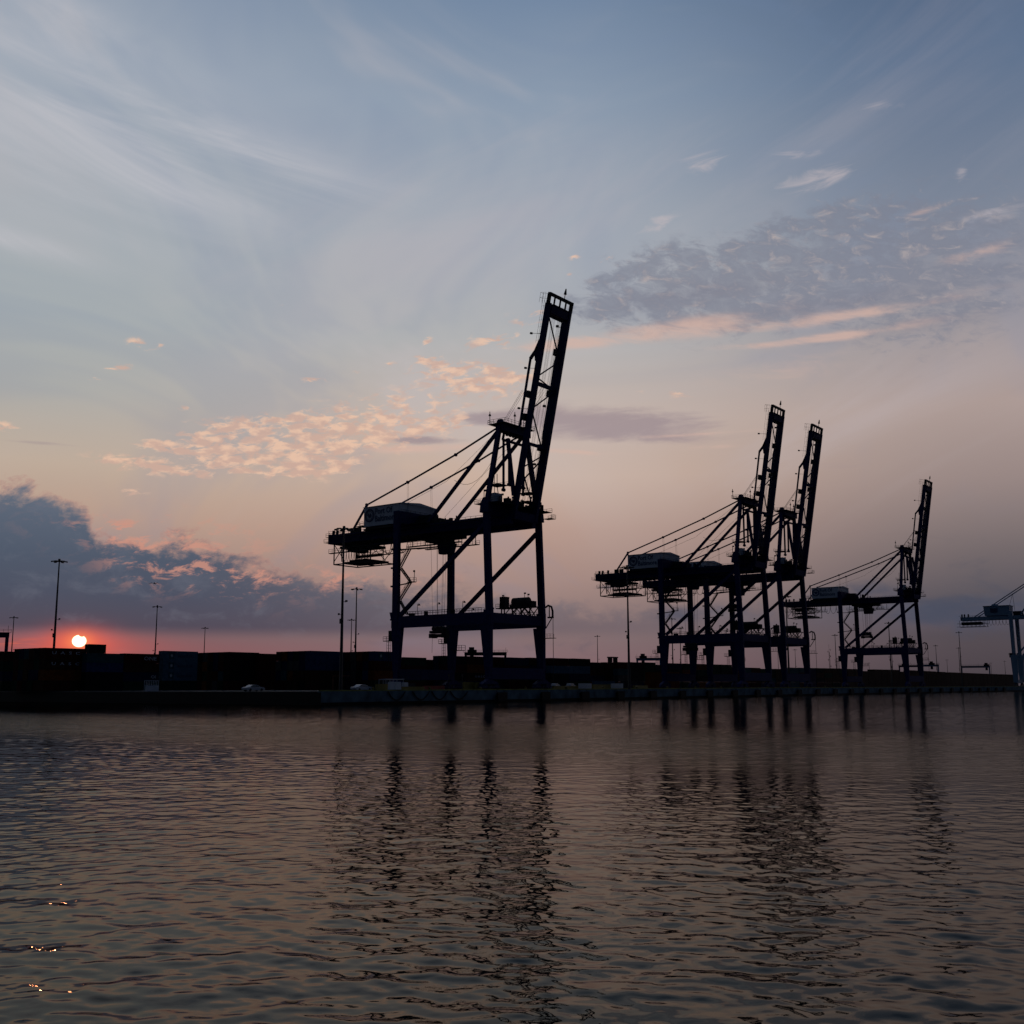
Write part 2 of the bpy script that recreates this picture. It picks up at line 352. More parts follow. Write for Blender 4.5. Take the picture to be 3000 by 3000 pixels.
# ------------------------------------------------------------------ water
def make_water():
    g = np.random.default_rng(5)
    th = np.concatenate([np.linspace(-180, -60, 30)[:-1], np.linspace(-60, -29, 60)[:-1], np.linspace(-29, 29, 1100), np.linspace(29, 60, 60)[1:], np.linspace(60, 180, 30)[1:-1]])
    th = np.radians(th)
    r = np.concatenate([np.linspace(.4, 9, 30)[:-1], np.geomspace(9, 420, 1650)[:-1], np.geomspace(420, 12000, 50)])
    R, T = np.meshgrid(r, th, indexing='ij')
    X = R * np.sin(T); Y = R * np.cos(T); Z = np.zeros_like(X)
    dr = np.gradient(r)[:, None]; dt = np.gradient(th)[None, :] * r[:, None]; cell = np.maximum(np.abs(dr), np.abs(dt))
    # slow variation: calmer and rougher patches, and a slick in front of the quay
    pat = np.zeros_like(X)
    for i in range(14):
        L = g.uniform(25, 130); a = g.uniform(0, 2 * math.pi); pat += np.sin((X * math.cos(a) * .6 + Y * math.sin(a)) * 2 * math.pi / L + g.uniform(0, 6.28))
    pat = pat / 3.0
    amp = np.clip(1 + .22 * pat, .45, 1.6)
    # sheltered water along the terminal, a wind-ruffled strip in front of it, open ripples nearer
    ua = X * UV[0] + Y * UV[1] + 3 * pat; sg = lambda t: 1 / (1 + np.exp(-t))
    calm = sg((ua - 80) / 5); strip = sg((ua - 42) / 5) * (1 - calm)
    amp = amp * (1 - .5 * calm) * (1 - .45 * strip)
    wx = X + .5 * np.sin(Y * .31 + 1) + .35 * np.sin(X * .23 + Y * .17); wy = Y + .45 * np.sin(X * .27 + .5) + .3 * np.sin(Y * .41 - X * .13)
    N = 100
    for i in range(N):
        lam = .30 * (6.0 / .30) ** ((i + g.uniform()) / N)
        ang = math.radians(g.normal(102, 30 if lam > .9 else 60))   # direction of travel
        k = 2 * math.pi / lam
        slope = .0088 * (1.0 if lam < 1.0 else (1.0 / lam) ** 1.25) * g.uniform(.6, 1.4)
        A = slope / k * 1.35
        att = np.clip((lam / np.maximum(cell, 1e-6) - 2.2) / 2.2, 0, 1)
        ph = (wx * math.cos(ang) + wy * math.sin(ang)) * k + g.uniform(0, 6.28)
        Z += (A * att * amp) * (np.sin(ph) + .18 * np.sin(2 * ph + .6))
    nr, nt = X.shape
    me = bpy.data.meshes.new('water'); nv = nr * nt
    co = np.stack([X, Y, Z], -1).reshape(-1, 3).astype(np.float32)
    i = np.arange(nr - 1)[:, None]; j = np.arange(nt)[None, :]; j2 = (j + 1) % nt
    q = np.stack([i * nt + j, i * nt + j2, (i + 1) * nt + j2, (i + 1) * nt + j], -1).reshape(-1, 4).astype(np.int32)
    me.vertices.add(nv); me.vertices.foreach_set('co', co.ravel())
    nf = len(q); me.loops.add(nf * 4); me.loops.foreach_set('vertex_index', np.ascontiguousarray(q).ravel())
    me.polygons.add(nf); me.polygons.foreach_set('loop_start', np.arange(nf, dtype=np.int32) * 4)
    me.polygons.foreach_set('use_smooth', np.ones(nf, dtype=bool)); me.update(calc_edges=True)
    m = bpy.data.materials.new('harbour_water'); m.use_nodes = True; t = m.node_tree; b = t.nodes['Principled BSDF']
    t.nodes.remove(b)
    gl = t.nodes.new('ShaderNodeBsdfGlossy'); gl.inputs['Color'].default_value = (.60, .57, .52, 1); gl.inputs['Roughness'].default_value = .015
    df = t.nodes.new('ShaderNodeBsdfDiffuse'); df.inputs['Color'].default_value = (.010, .010, .008, 1)
    fr = t.nodes.new('ShaderNodeFresnel'); fr.inputs['IOR'].default_value = 1.333
    mx = t.nodes.new('ShaderNodeMixShader'); t.links.new(fr.outputs[0], mx.inputs[0]); t.links.new(df.outputs[0], mx.inputs[1]); t.links.new(gl.outputs[0], mx.inputs[2]); t.links.new(mx.outputs[0], t.nodes['Material Output'].inputs[0])
    tcx = t.nodes.new('ShaderNodeTexCoord')
    mp = t.nodes.new('ShaderNodeMapping'); mp.inputs[2].default_value = (0, 0, math.radians(-12)); mp.inputs[3].default_value = (.8, 1.7, 1); t.links.new(tcx.outputs['Object'], mp.inputs[0])
    n = t.nodes.new('ShaderNodeTexNoise'); n.noise_dimensions = '2D'; n.inputs['Scale'].default_value = 3.0; n.inputs['Detail'].default_value = 4; n.inputs['Roughness'].default_value = .5; t.links.new(mp.outputs[0], n.inputs['Vector'])
    bp = t.nodes.new('ShaderNodeBump'); bp.inputs['Distance'].default_value = .03
    dt_ = t.nodes.new('ShaderNodeVectorMath'); dt_.operation = 'DOT_PRODUCT'; dt_.inputs[1].default_value = tuple(UV); t.links.new(tcx.outputs['Object'], dt_.inputs[0])
    def mr(lo, hi, a, b_):
        q_ = t.nodes.new('ShaderNodeMapRange'); q_.interpolation_type = 'SMOOTHSTEP'; t.links.new(dt_.outputs['Value'], q_.inputs[0])
        for i_, v_ in enumerate((lo, hi, a, b_)): q_.inputs[i_ + 1].default_value = v_
        return q_.outputs[0]
    ml = t.nodes.new('ShaderNodeMath'); ml.operation = 'MULTIPLY'; t.links.new(mr(36, 60, .06, 1.0), ml.inputs[0]); t.links.new(mr(66, 100, 1.0, .3), ml.inputs[1]); t.links.new(ml.outputs[0], bp.inputs['Strength']); t.links.new(n.outputs[0], bp.inputs['Height']); [t.links.new(bp.outputs[0], q_.inputs['Normal']) for q_ in (gl, df, fr)]
    me.materials.append(m)
    o = bpy.data.objects.new('water', me); COL.objects.link(o); tag(o, 'dark rippled harbour water', 'water', kind='structure'); return o
make_water()

# ------------------------------------------------------------------ land and quay
U0 = 161.0
b = MB(); b.box(-2200, -1.1, U0 + .5, 3400, -3, QH); land = b.build('quay_apron', MT['apron'], loc=QW(0, 0, 0), rot=(0, 0, RZ)); tag(land, 'flat dark concrete apron of the terminal', 'ground', kind='structure')
qw = thing('quay_wall', 'long pale concrete quay wall rising from the water below the cranes', 'quay wall', QW(0, 0, 0))
b = MB()
for k in range(60):
    a0 = U0 + k * 20; b.box(-1.1, 0, a0 + .04, a0 + 19.96, .55, QH + .02)
b.box(-1.1, -.12, U0, U0 + 1200, .5, QH - .05)
b.build('wall_face', MT['concrete'], qw)
b = MB(); b.box(-140, -.05, U0, U0 + .5, -2, QH - .2); b.build('end_face', MT['weed'], qw)
b = MB(); b.box(-1.1, -.25, U0 + .55, U0 + 1200, -2, .55); b.build('tide_zone', MT['weed'], qw)
b = MB(); b.box(-.75, -.25, U0, U0 + 1200, QH + .02, QH + .3); b.build('kerb', MT['kerb'], qw)
# fenders
def make_fender():
    t = thing('quay_fender', '', 'fender', (0, 0, 0), group='rubber fenders along the quay wall')
    b = MB(); b.box(.5, .95, -1.9, 1.9, .3, 2.3); b.build('facing_panel', MT['rubber'], t)
    b = MB()
    for y in (-1.1, 1.1): b.tube([(-.05, y, 1.5), (.5, y, 1.5)], .55, 12)
    b.build('rubber_cone', MT['rubber'], t); b = MB()
    for y in (-1.7, 1.7): b = MB(); b.tube([(0, y, 2.7), (.4, y * .95, 2.3)], .05); b.build('chain', MT['grey'], t)
    return t
ORD = ['first', 'second', 'third', 'fourth', 'fifth', 'sixth', 'seventh', 'eighth', 'ninth', 'tenth', 'eleventh', 'twelfth', 'thirteenth', 'fourteenth', 'fifteenth', 'sixteenth', 'seventeenth', 'eighteenth', 'nineteenth', 'twentieth',
       'twenty-first', 'twenty-second', 'twenty-third', 'twenty-fourth', 'twenty-fifth', 'twenty-sixth', 'twenty-seventh', 'twenty-eighth', 'twenty-ninth', 'thirtieth', 'thirty-first', 'thirty-second', 'thirty-third', 'thirty-fourth', 'thirty-fifth', 'thirty-sixth', 'thirty-seventh', 'thirty-eighth', 'thirty-ninth', 'fortieth',
       'forty-first', 'forty-second', 'forty-third', 'forty-fourth', 'forty-fifth', 'forty-sixth', 'forty-seventh', 'forty-eighth', 'forty-ninth', 'fiftieth']
f0 = make_fender()
for k in range(28):
    f = f0 if k == 0 else copy_tree(f0)
    at(f, QW(0, 222.3 + 19.1 * k, 0)); f['label'] = 'black fender on the quay wall, %s from the left' % ORD[k]
# hanging arcs of heavy rope left of the first fender
def arc_pts(w, d, n=10): return [(.08, -w / 2 + w * i / n, -d * (1 - (2 * i / n - 1) ** 2)) for i in range(n + 1)]
for k, (xa, xb) in enumerate([(1136, 1186), (1208, 1257), (1264, 1310), (1318, 1370)]):
    ua, ub = u_at(xa, 0), u_at(xb, 0); b = MB(); b.tube(arc_pts(ub - ua, 1.9), .13, 6)
    o = b.build('rope_swag', MT['rubber'], loc=QW(0.05, (ua + ub) / 2, QH - .15), rot=(0, 0, RZ)); tag(o, 'dark rope hanging in an arc on the quay wall, %s from the left' % ORD[k], 'rope', 'rope arcs hanging on the quay wall')

# ------------------------------------------------------------------ ship-to-shore crane
HS, G = 11.67, 32.0
def crane(du, boom_tilt, label, first=None):
    t = thing('quay_crane', label, 'crane', QW(-3, 233.29 + du), group='tall blue container cranes with raised booms')
    nv, gr = MT['navy'], MT['grey']
    # bogies
    for p0 in (-G, 0):
        for q0 in (-HS, HS):
            b = MB(); b.taper((p0 - .7, p0 + .7, q0 - 3.6, q0 + 3.6, 1.5), (p0 - .6, p0 + .6, q0 - 1.0, q0 + 1.0, 2.75))
            for s in (-1, 1): b.taper((p0 - .5, p0 + .5, q0 + s * 2.4 - 1.7, q0 + s * 2.4 + 1.7, .6), (p0 - .5, p0 + .5, q0 + s * 2.4 - .8, q0 + s * 2.4 + .8, 1.5))
            bo = b.build('bogie', nv, t)
            b = MB()
            for k in range(8): b.disc((p0, q0 - 3.5 + k, .35), (1, 0, 0), .35, .2, 10)
            b.build('wheels', gr, bo)
    for p0 in (-G, 0):
        b = MB(); b.box(p0 - .8, p0 + .8, -HS + .2, HS - .2, 2.76, 5.7); s = b.build('sill_beam', nv, t)
    # legs
    for q0 in (-HS, HS):
        i0, i1 = q0 - .55, q0 + .55
        b = MB(); b.taper((-33.15, -31.25, i0, i1, 5.0), (-33.75, -30.05, i0, i1, 17.0)); b.box(-33.0, -31.4, i0 + .05, i1 - .05, 2.78, 5.0); b.box(-33.85, -31.6, i0 - .04, i1 + .04, 16.9, 21.0); b.taper((-33.85, -33.3, i0 - .1, i1 + .1, 19.0), (-34.5, -33.3, i0 - .1, i1 + .1, 21.2))
        b.taper((-33.65, -31.6, i0, i1, 21.0), (-33.6, -31.7, i0, i1, 49.5)); b.build('landside_leg', nv, t)
        b = MB(); b.taper((-1.05, .85, i0, i1, 5.0), (-2.55, .9, i0, i1, 16.6)); b.box(-.95, .75, i0 + .05, i1 - .05, 2.78, 5.0); b.box(-1.4, 1.05, i0 - .04, i1 + .04, 16.5, 20.6)
        b.taper((-.85, 1.0, i0, i1, 20.6), (-1.8, -.05, i0, i1, 48.4)); b.taper((-2.5, .5, i0 - .35, i1 + .35, 46.0), (-2.3, .3, i0 - .2, i1 + .2, 48.6)); b.taper((-2.3, .3, i0 - .2, i1 + .2, 48.6), (-1.6, -.2, i0, i1, 50.0)); b.build('waterside_leg', nv, t)
        b = MB(); b.box(-31.7, -1.2, q0 - .5, q0 + .5, 16.85, 20.0); pb = b.build('portal_beam', nv, t)
        b = MB(); b.rail([(-29, q0 + .6, 20.05), (-2, q0 + .6, 20.05)]); b.rail([(-29, q0 - .6, 20.05), (-2, q0 - .6, 20.05)])
        for x in (-22, -12.5): b.box(x, x + .8, q0 - .4, q0 + .4, 20.02, 21.0)
        b.box(-27.5, -26, q0 - .5, q0 + .5, 20.02, 20.7); b.build('railing', gr, pb)
        b = MB(); b.bar((-31, q0, 20.3), (-1.6, q0, 42.9), .8, 1.05); b.build('diagonal_brace', nv, t)
        for x in (-24.2, -17.0, -8.3):
            b = MB(); b.bar((x, q0 - .6, 20.05), (x, q0 - .6, 23.0), .1); b.bar((x, q0 - .6, 23), (x + .5, q0 - .6, 23.1), .1); b.taper((x + .3, x + .9, q0 - .8, q0 - .4, 22.6), (x + .5, x + .7, q0 - .7, q0 - .5, 23.1)); b.build('deck_lamp', gr, t)
    for p0, z0, z1, nm in ((-G - .6, 46.15, 49.5, 'landside_cross_beam'), (-1.0, 45.4, 48.4, 'waterside_cross_beam')):
        b = MB(); b.box(p0 - .8, p0 + .8, -HS + .55, HS - .55, z0, z1); b.build(nm, nv, t)
    b = MB(); b.box(-1.3, .7, -HS + .55, HS - .55, 17.2, 19.8); b.build('portal_cross_beam', nv, t)
    # trolley girder, twin box with ties and walkways
    b = MB()
    for q0 in (-5, 5): b.box(-66, 2.4, q0 - .75, q0 + .75, 43.4, 46.1)
    for x in np.arange(-65.5, 2.4, 5.2): b.box(x, x + .7, -4.2, 4.2, 44.4, 45.6)
    b.box(-66.3, -65.2, -5.9, 5.9, 43.4, 46.3); b.build('trolley_girder', nv, t)
    b = MB()
    for q0 in (-6.6, 6.6):
        b.box(-66, 1, q0 - .55, q0 + .55, 45.2, 45.3); b.rail([(-66, q0 + (.5 if q0 > 0 else -.5), 45.3), (-50, q0 + (.5 if q0 > 0 else -.5), 45.3)], post=1.6); b.rail([(-27, q0, 45.3), (-3, q0, 45.3)], post=1.8)
    b.box(-66, -2, -3.9, 3.9, 43.9, 44.0); b.rail([(-66.2, -5.8, 46.3), (-66.2, 5.8, 46.3)]); b.box(-68, -66.3, -6, 6, 43.9, 44.0); b.rail([(-68, -6, 44), (-68, 6, 44)])
    for x in (-65, -63.4, -60.8): b.tube([(x, -5, 46.2), (x + .2, -5, 47.5)], .45, 8)
    for x in (-57.5, -56.5, -55.2, -54.3): b.box(x, x + .7, -5.4, -4.6, 46.1, 47.6)
    b.build('girder_walkway', gr, t)
    # machinery house
    b = MB(); h = [(-49.3, -8, 46.9), (-34.9, -8, 46.9), (-34.9, 8, 46.9), (-49.3, 8, 46.9)]
    b.poly(h + [(x, y, 52.6) for x, y, z in h] + [(-49.3, 0, 53.3), (-34.9, 0, 53.3)], [(3, 2, 1, 0), (0, 1, 5, 4), (1, 2, 6, 9, 5), (2, 3, 7, 6), (3, 0, 4, 8, 7)])
    hs = b.build('machinery_house', MT['white'], t)
    b = MB(); b.poly([(-49.6, -8.25, 52.62), (-34.6, -8.25, 52.62), (-34.6, 0, 53.42), (-49.6, 0, 53.42), (-34.6, 8.25, 52.62), (-49.6, 8.25, 52.62), (-49.6, -8.25, 52.5), (-34.6, -8.25, 52.5), (-34.6, 8.25, 52.5), (-49.6, 8.25, 52.5)],
        [(0, 1, 2, 3), (3, 2, 4, 5), (6, 7, 1, 0), (7, 8, 4, 2, 1), (8, 9, 5, 4), (9, 6, 0, 3, 5)]); b.build('roof', MT['white'], hs)
    b = MB(); b.box(-49, -35, -7.6, 7.6, 46.1, 46.88); b.box(-36, -26, -7.4, 7.4, 46.1, 46.4); b.box(-52.2, -49.35, -8.2, -5, 47.2, 47.35); b.rail([(-49.4, -8.2, 47.35), (-52.2, -8.2, 47.35), (-52.2, -5, 47.35)], post=1.2)
    b.rail([(-34.8, -7.8, 46.95), (-26, -7.8, 46.95)]); b.box(-33.5, -27.5, -3.5, -.5, 46.4, 49.0); b.box(-31.5, -28.5, 1.5, 4.5, 46.4, 48.8); b.rail([(-34.5, -8.1, 49.6), (-34.5, 8, 49.6)]); b.box(-34.85, -33.6, -8.1, 8, 49.5, 49.6)
    rr = random.Random(5)
    for i in range(22):
        x, y = rr.uniform(-33, -22), rr.uniform(-6, 6); h = rr.uniform(.8, 2.9); w_ = rr.uniform(.15, .9)
        b.box(x, x + w_, y, y + w_, 46.2, 46.2 + h)
    b.box(-50.9, -49.4, -6.5, -4, 46.1, 46.6); b.build('house_platform', gr, hs)
    lettering('lettering', text_mesh('Port Of\nBaltimore', 2.5, 8.4, .03, .03, 1.0, .85), MT['letter'], hs, (-44.9, -8.06, 50.2), (math.pi / 2, 0, 0))
    b = MB()   # round emblem: two rings, a map-like core
    cx, cz = -47.0, 50.0
    for r1, r2 in ((1.95, 1.5), (1.35, 1.2)):
        n = 28; vs = [(cx + r * math.cos(2 * math.pi * k / n), -8.04, cz + r * math.sin(2 * math.pi * k / n)) for r in (r1, r2) for k in range(n)]
        vs += [(x, -8.10, z) for x, y, z in vs]; m2 = 2 * n
        fs = [(m2 + k, m2 + (k + 1) % n, m2 + n + (k + 1) % n, m2 + n + k) for k in range(n)] + [(k, (k + 1) % n, m2 + (k + 1) % n, m2 + k) for k in range(n)]
        b.poly(vs, fs)
    b.poly([(cx - .9, -8.1, cz + .1), (cx - .3, -8.1, cz - .5), (cx + .2, -8.1, cz - .8), (cx + .9, -8.1, cz - .1), (cx + .5, -8.1, cz + .7), (cx - .1, -8.1, cz + .2), (cx - .5, -8.1, cz + .8)], [(0, 1, 2, 3, 4, 5, 6)])
    b.build('round_emblem', MT['letter'], hs)
    # back stays
    for s in (-1, 1):
        b = MB(); b.bar((-27.5, s * 5, 46), (-1.2, s * 5.4, 69.8), .7, .85); b.build('main_stay', nv, t)
        b = MB(); b.bar((-57.5, s * 5, 46), (-51.1, s * 5, 54.0), .5); b.tube([(-51.1, s * 5, 54.0), (-34.9, s * 5.1, 58.9), (-17, s * 5.2, 64.6), (-1.2, s * 5.4, 70.4)], .27, 8)
        for x, z in ((-51.1, 54), (-34.9, 58.9), (-17, 64.6)): b.disc((x, s * 5.1, z), (0, 1, 0), .45, .6, 10)
        b.bar((-51.1, s * 5, 54), (-51.1, s * 5, 46.2), .3)
        st = b.build('back_stay', nv, t)
        b = MB()
        for x in (-35.1, -34.6): b.tube([(x, s * 5.1, 58.6), (x + .4, s * 5.1, 46.3)], .035, 4)
        b.build('hanger_rope', MT['rope'], st)
        b = MB(); b.bar((-.9, s * (HS - .2), 48.3), (-.9, s * 5.9, 70.6), 1.25, .9, (0, 1, 0)); b.build('tower_leg', nv, t)
    b = MB(); b.tube([(-1, -5.2, 70), (-22, -3, 58), (-38, -2, 53.5)], .04, 4); b.tube([(-1, 4, 70), (-14, 3, 59.5), (-27, 2, 48.8)], .04, 4)
    pts = [(-17.5 + 13 * i / 8, -5, 57.5 + 3.4 * i / 8 - 3.2 * (1 - (i / 4 - 1) ** 2)) for i in range(9)]; b.tube(pts, .05, 4); b.build('slack_cable', MT['rope'], t)
    # apex
    b = MB(); b.box(-2.0, .6, -6.3, 6.3, 68.9, 70.9); b.taper((-2.0, .2, -6.3, -4.9, 70.9), (-1.5, -.3, -6.0, -5.2, 72.2)); b.taper((-2.0, .2, 4.9, 6.3, 70.9), (-1.5, -.3, 5.2, 6.0, 72.2))
    b.bar((-.5, -5, 66.6), (-.5, 5, 66.6), .6); b.bar((-.6, -5, 66.6), (-.6, -4.2, 69), .5); b.bar((-.6, 5, 66.6), (-.6, 4.2, 69), .5); ap = b.build('apex_beam', nv, t)
    b = MB(); b.box(-4.2, 1.6, -6.9, 6.9, 70.92, 71.02); b.rail([(-4.2, -6.9, 71), (1.6, -6.9, 71), (1.6, 6.9, 71), (-4.2, 6.9, 71), (-4.2, -6.9, 71)], post=1.5)
    for x, y in ((-3.8, -6.5), (1.3, -2), (.6, 3)): b.bar((x, y, 71), (x, y, 74.6), .14); b.taper((x - .3, x + .3, y - .3, y + .3, 73.4), (x - .1, x + .1, y - .1, y + .1, 74.0))
    for y in np.arange(-4, 4.5, 1.4): b.disc((.2, y, 68.2), (0, 1, 0), .55, .3, 10)
    b.build('apex_platform', gr, ap)
    # folded lower stay links and mid platforms
    for s in (-1, 1):
        b = MB(); b.bar((-.6, s * 4.6, 67), (-.8, s * 4.4, 53.0), .34, .6); b.bar((.4, s * 3.4, 67), (.2, s * 3.2, 54.5), .34, .6); b.bar((.9, s * 4.7, 66.8), (3.0, s * 4.9, 51), .75, .9); b.disc((-.8, s * 4.4, 53), (0, 1, 0), .5, .8, 8); b.disc((.2, s * 3.2, 54.5), (0, 1, 0), .5, .8, 8); b.build('folded_stay', nv, t)
    b = MB(); b.box(-4.5, -.5, -7, -2.5, 54.3, 54.45); b.rail([(-4.5, -7, 54.4), (-4.5, -2.5, 54.4), (-.5, -2.5, 54.4)], post=1.2); b.bar((-4, -6.5, 54.4), (-2, -7.5, 48.6), .2); b.bar((-4, -3, 54.4), (-3, -3, 48.6), .15); b.bar((-2.5, -5, 54.4), (-2.5, -5, 57.5), .14); b.bar((-3.4, -5, 48.6), (-3.4, -5, 58.2), .12)
    b.box(-.5, 3.2, 2, 6, 52.8, 52.95); b.rail([(-.5, 2, 52.9), (3.2, 2, 52.9)], post=1.2); b.box(0, 3, 1.5, 6, 50.3, 50.5); b.build('service_platform', gr, t)
    b = MB(); b.box(-2.2, 0.2, -9.3, -6.3, 48.7, 51.5); b.build('electrical_cabin', MT['white'], t)
    b = MB(); b.box(-4.5, 3.4, -HS - .6, HS + .6, 48.42, 48.55); b.rail([(3.4, HS + .6, 48.55), (-4.5, HS + .6, 48.55), (-4.5, -HS - .6, 48.55), (3.4, -HS - .6, 48.55)], post=1.6)
    for x, y, h in ((-1, -5, 3.4), (1.2, -3.2, 2.6), (0, -1, 3.0), (2.6, 3, 3.2), (1, 1.5, 2.2), (-3, -10, 4)): b.bar((x, y, 48.5), (x, y, 48.5 + h), .14); b.box(x, x + .6, y - .2, y + .2, 48.5 + h - .5, 48.5 + h)
    for x, y in ((-2.5, -1), (.5, .5), (1, -6), (2, 4), (-1, 7)): b.box(x, x + 1.4, y - .8, y + .8, 48.55, 50.0 + .3 * y % 1)
    b.box(1.6, 4.2, HS - 1, HS + 1.2, 46.6, 46.75); b.rail([(1.6, HS + 1.2, 46.7), (4.2, HS + 1.2, 46.7), (4.2, HS - 1, 46.7)], post=1.2); rr = random.Random(3)
    for i in range(26):
        x, y = rr.uniform(-3.5, 3), rr.uniform(-9, 9); h = rr.uniform(.8, 2.6); w_ = rr.uniform(.1, .5)
        b.box(x, x + w_, y, y + w_, 48.55, 48.55 + h)
    b.build('hinge_deck', gr, t)
    # boom (own origin at the hinge)
    bm = bpy.data.objects.new('boom', None)
    b = MB(); L = 56.8; D = 2.25
    b.box(-.8, .8, -4.95, -4.05, -1.2, L); b.box(-1.05, 1.15, 3.95, 5.05, -1.2, L)
    b.taper((-1.15, -.7, -4.9, -4.1, 41.0), (-1.9, -.7, -4.9, -4.1, 44.0)); b.taper((-1.9, -.7, -4.9, -4.1, 44.0), (-.9, -.7, -4.9, -4.1, 47.0))
    b.box(-.9, 1.0, -3.95, 3.85, L - 2.6, L - .3)
    for z, d in ((18.5, .8), (34.6, 1.0)): b.box(-.4, .5, -3.65, 3.65, z, z + d)
    b.box(-1.0, 1.0, -5.2, 5.2, -1.6, .6)
    bm = b.build('boom', nv, t, loc=(2.75, 0, 46.4), rot=(0, math.radians(boom_tilt), 0))
    b = MB(); zs = [54.5, 42.5, 36, 33, 26.5, 18.8, 12, 9.5, 3.2]; sd_ = -1
    for z0, z1 in ((54.0, 42.5), (41.8, 35.2), (34.2, 35.0)): pass
    for (z0, s0), (z1, s1) in (((54.2, -1), (43.6, 1)), ((42.6, 1), (37.0, -1)), ((36.6, -1), (34.9, 1)), ((34.2, 1), (28.3, -1)), ((27.6, -1), (17.2, 1)), ((16.8, 1), (12.3, -1)), ((11.8, -1), (1.5, 1)), ((15.8, 1), (8.0, -1))):
        b.bar((0, s0 * 4.0, z0), (0, s1 * 4.0, z1), .28)
    b.build('boom_bracing', nv, bm)
    b = MB()
    for y in (-2.6, -2.2, -1.6, -1.2, .2, .6, 1.4, 1.9, 2.4): b.tube([(.5, y, L - 2.6), (.2, y * .8, 1)], .035, 4)
    for y in (-1.5, -.5, .5, 1.5): b.tube([(.3, y, 34.8), (-4, y - 2.5, 24.4)], .04, 4)
    b.build('hoist_ropes', MT['rope'], bm)
    for s in (-1, 1):
        b = MB(); xo = 3.0 if s < 0 else 1.4; b.bar((-1.0, s * 4.5, 44.8), (-xo, s * 4.5, 41.6), .8, .6); b.bar((-xo, s * 4.5, 42), (-xo + .2, s * 4.5, 21.3), .5, .5); b.build('upper_stay_link', nv, bm)
        b = MB(); x = -1.25
        for yy in (-.35, .35): b.bar((x, s * 4.5 + yy, 46.5 if s < 0 else 30), (x, s * 4.5 + yy, L + .8), .045)
        b.bar((x - .9, s * 4.5, 46.0 if s < 0 else 30), (x - .9, s * 4.5, L + .8), .045)
        for z in np.arange(46.5 if s < 0 else 30, L, 1.9): b.bar((x, s * 4.5 - .35, z), (x, s * 4.5 + .35, z), .04); b.bar((x, s * 4.5, z), (x - .9, s * 4.5, z), .035); b.bar((-.9, s * 4.5, z), (x, s * 4.5, z), .04)
        b.build('ladder_cage', gr, bm)
    b = MB(); x = 1.0
    for y in (3.3,):
        b.bar((x - 1.8, y, 2), (x - 1.8, y, 50), .05); b.bar((x - .6, y, 2), (x - .6, y, 50), .05)
        for z in np.arange(2, 50, 3.1): b.bar((x - 1.8, y, z), (x - .6, y, z), .07)
    for z in (52, 30, 14): b.bar((-.4, 3.6, z), (-.4, 1.6, z), .1); b.box(-.7, 0, 1.2, 1.7, z - .3, z + .3)
    for z in (48.5, 39, 28): b.bar((-1.1, -4.5, z), (-3.9 if z > 42 else -4.4, -4.5, z), .09); b.box(-4.4, -3.8, -4.8, -4.3, z - .25, z + .25)
    for z, s in ((31, -1), (33, 1), (44.5, 1), (18, 1), (24.8, -1)): b.box(-2.0, -1.0, s * 4.5 - .9, s * 4.5 + .9, z, z + 1.8)
    b.build('boom_fittings', gr, bm)
    b = MB(); b.bar((.4, -5.4, L + 2.4), (.4, 5.6, L + 2.4), .9, .7)
    for y in (-5.2, -2.6, 0, 2.6, 5.2): b.bar((.4, y, L - .2), (.4, y, L + 2.4), .35 if abs(y) < 5 else .8)
    for y in np.arange(-3, 3.1, 1): b.disc((-.2, y, L - 3.1), (0, 1, 0), .4, .35, 8)
    b.box(-1, 1.2, -3.6, 3.6, L - .3, L - .1); b.rail([(-.8, -5.3, L), (-2.6, -5.3, L)], h=2.7, post=.8, w=.045); b.rail([(-.8, -4, L), (-2.6, -4, L), (-2.6, -5.3, L)], h=2.7, post=.9, w=.045)
    b.bar((.4, 1.6, L + 2.6), (.4, 1.6, L + 5.2), .14); b.taper((.1, .7, 1.3, 1.9, L + 4.0), (.3, .5, 1.5, 1.7, L + 5.6)); b.build('tip_frame', gr, bm)
    # ropes from apex to the boom
    b = MB()
    for y in (-4.4, -3.9, -3.2, 4.2): b.tube([(-1, y, 71.6), (5.6, y, 79.6)], .05, 4)
    b.build('boom_hoist_rope', MT['rope'], t)
    # maintenance cage hanging under the back end
    b = MB()
    for q0 in (-5, 5):
        for x in (-64.5, -49.3): b.bar((x, q0, 43.4), (x, q0, 37.1), .26)
        b.bar((-64.5, q0, 37.2), (-49.3, q0, 37.2), .3); b.bar((-64.5, q0, 43.2), (-60, q0, 38), .16); b.bar((-64.5, q0, 38), (-60, q0, 43), .16); b.bar((-49.5, q0, 42), (-54.5, q0, 37.4), .16); b.bar((-57, q0, 43.3), (-51, q0, 40), .16)
    for x in (-64.5, -49.3, -57): b.bar((x, -5, 37.2), (x, 5, 37.2), .3)
    b.box(-65.5, -46.5, -6.3, -5.2, 40.4, 40.6); b.rail([(-65.5, -6.3, 40.6), (-46.5, -6.3, 40.6)], post=1.4); b.box(-65.5, -46.5, 5.2, 6.3, 40.4, 40.6); b.rail([(-65.5, 6.3, 40.6), (-46.5, 6.3, 40.6)], post=1.4)
    b.box(-62, -50, -3.5, 3.5, 37.3, 37.9); b.box(-60, -53, -3, 3, 37.9, 38.4); b.build('maintenance_cage', gr, t)
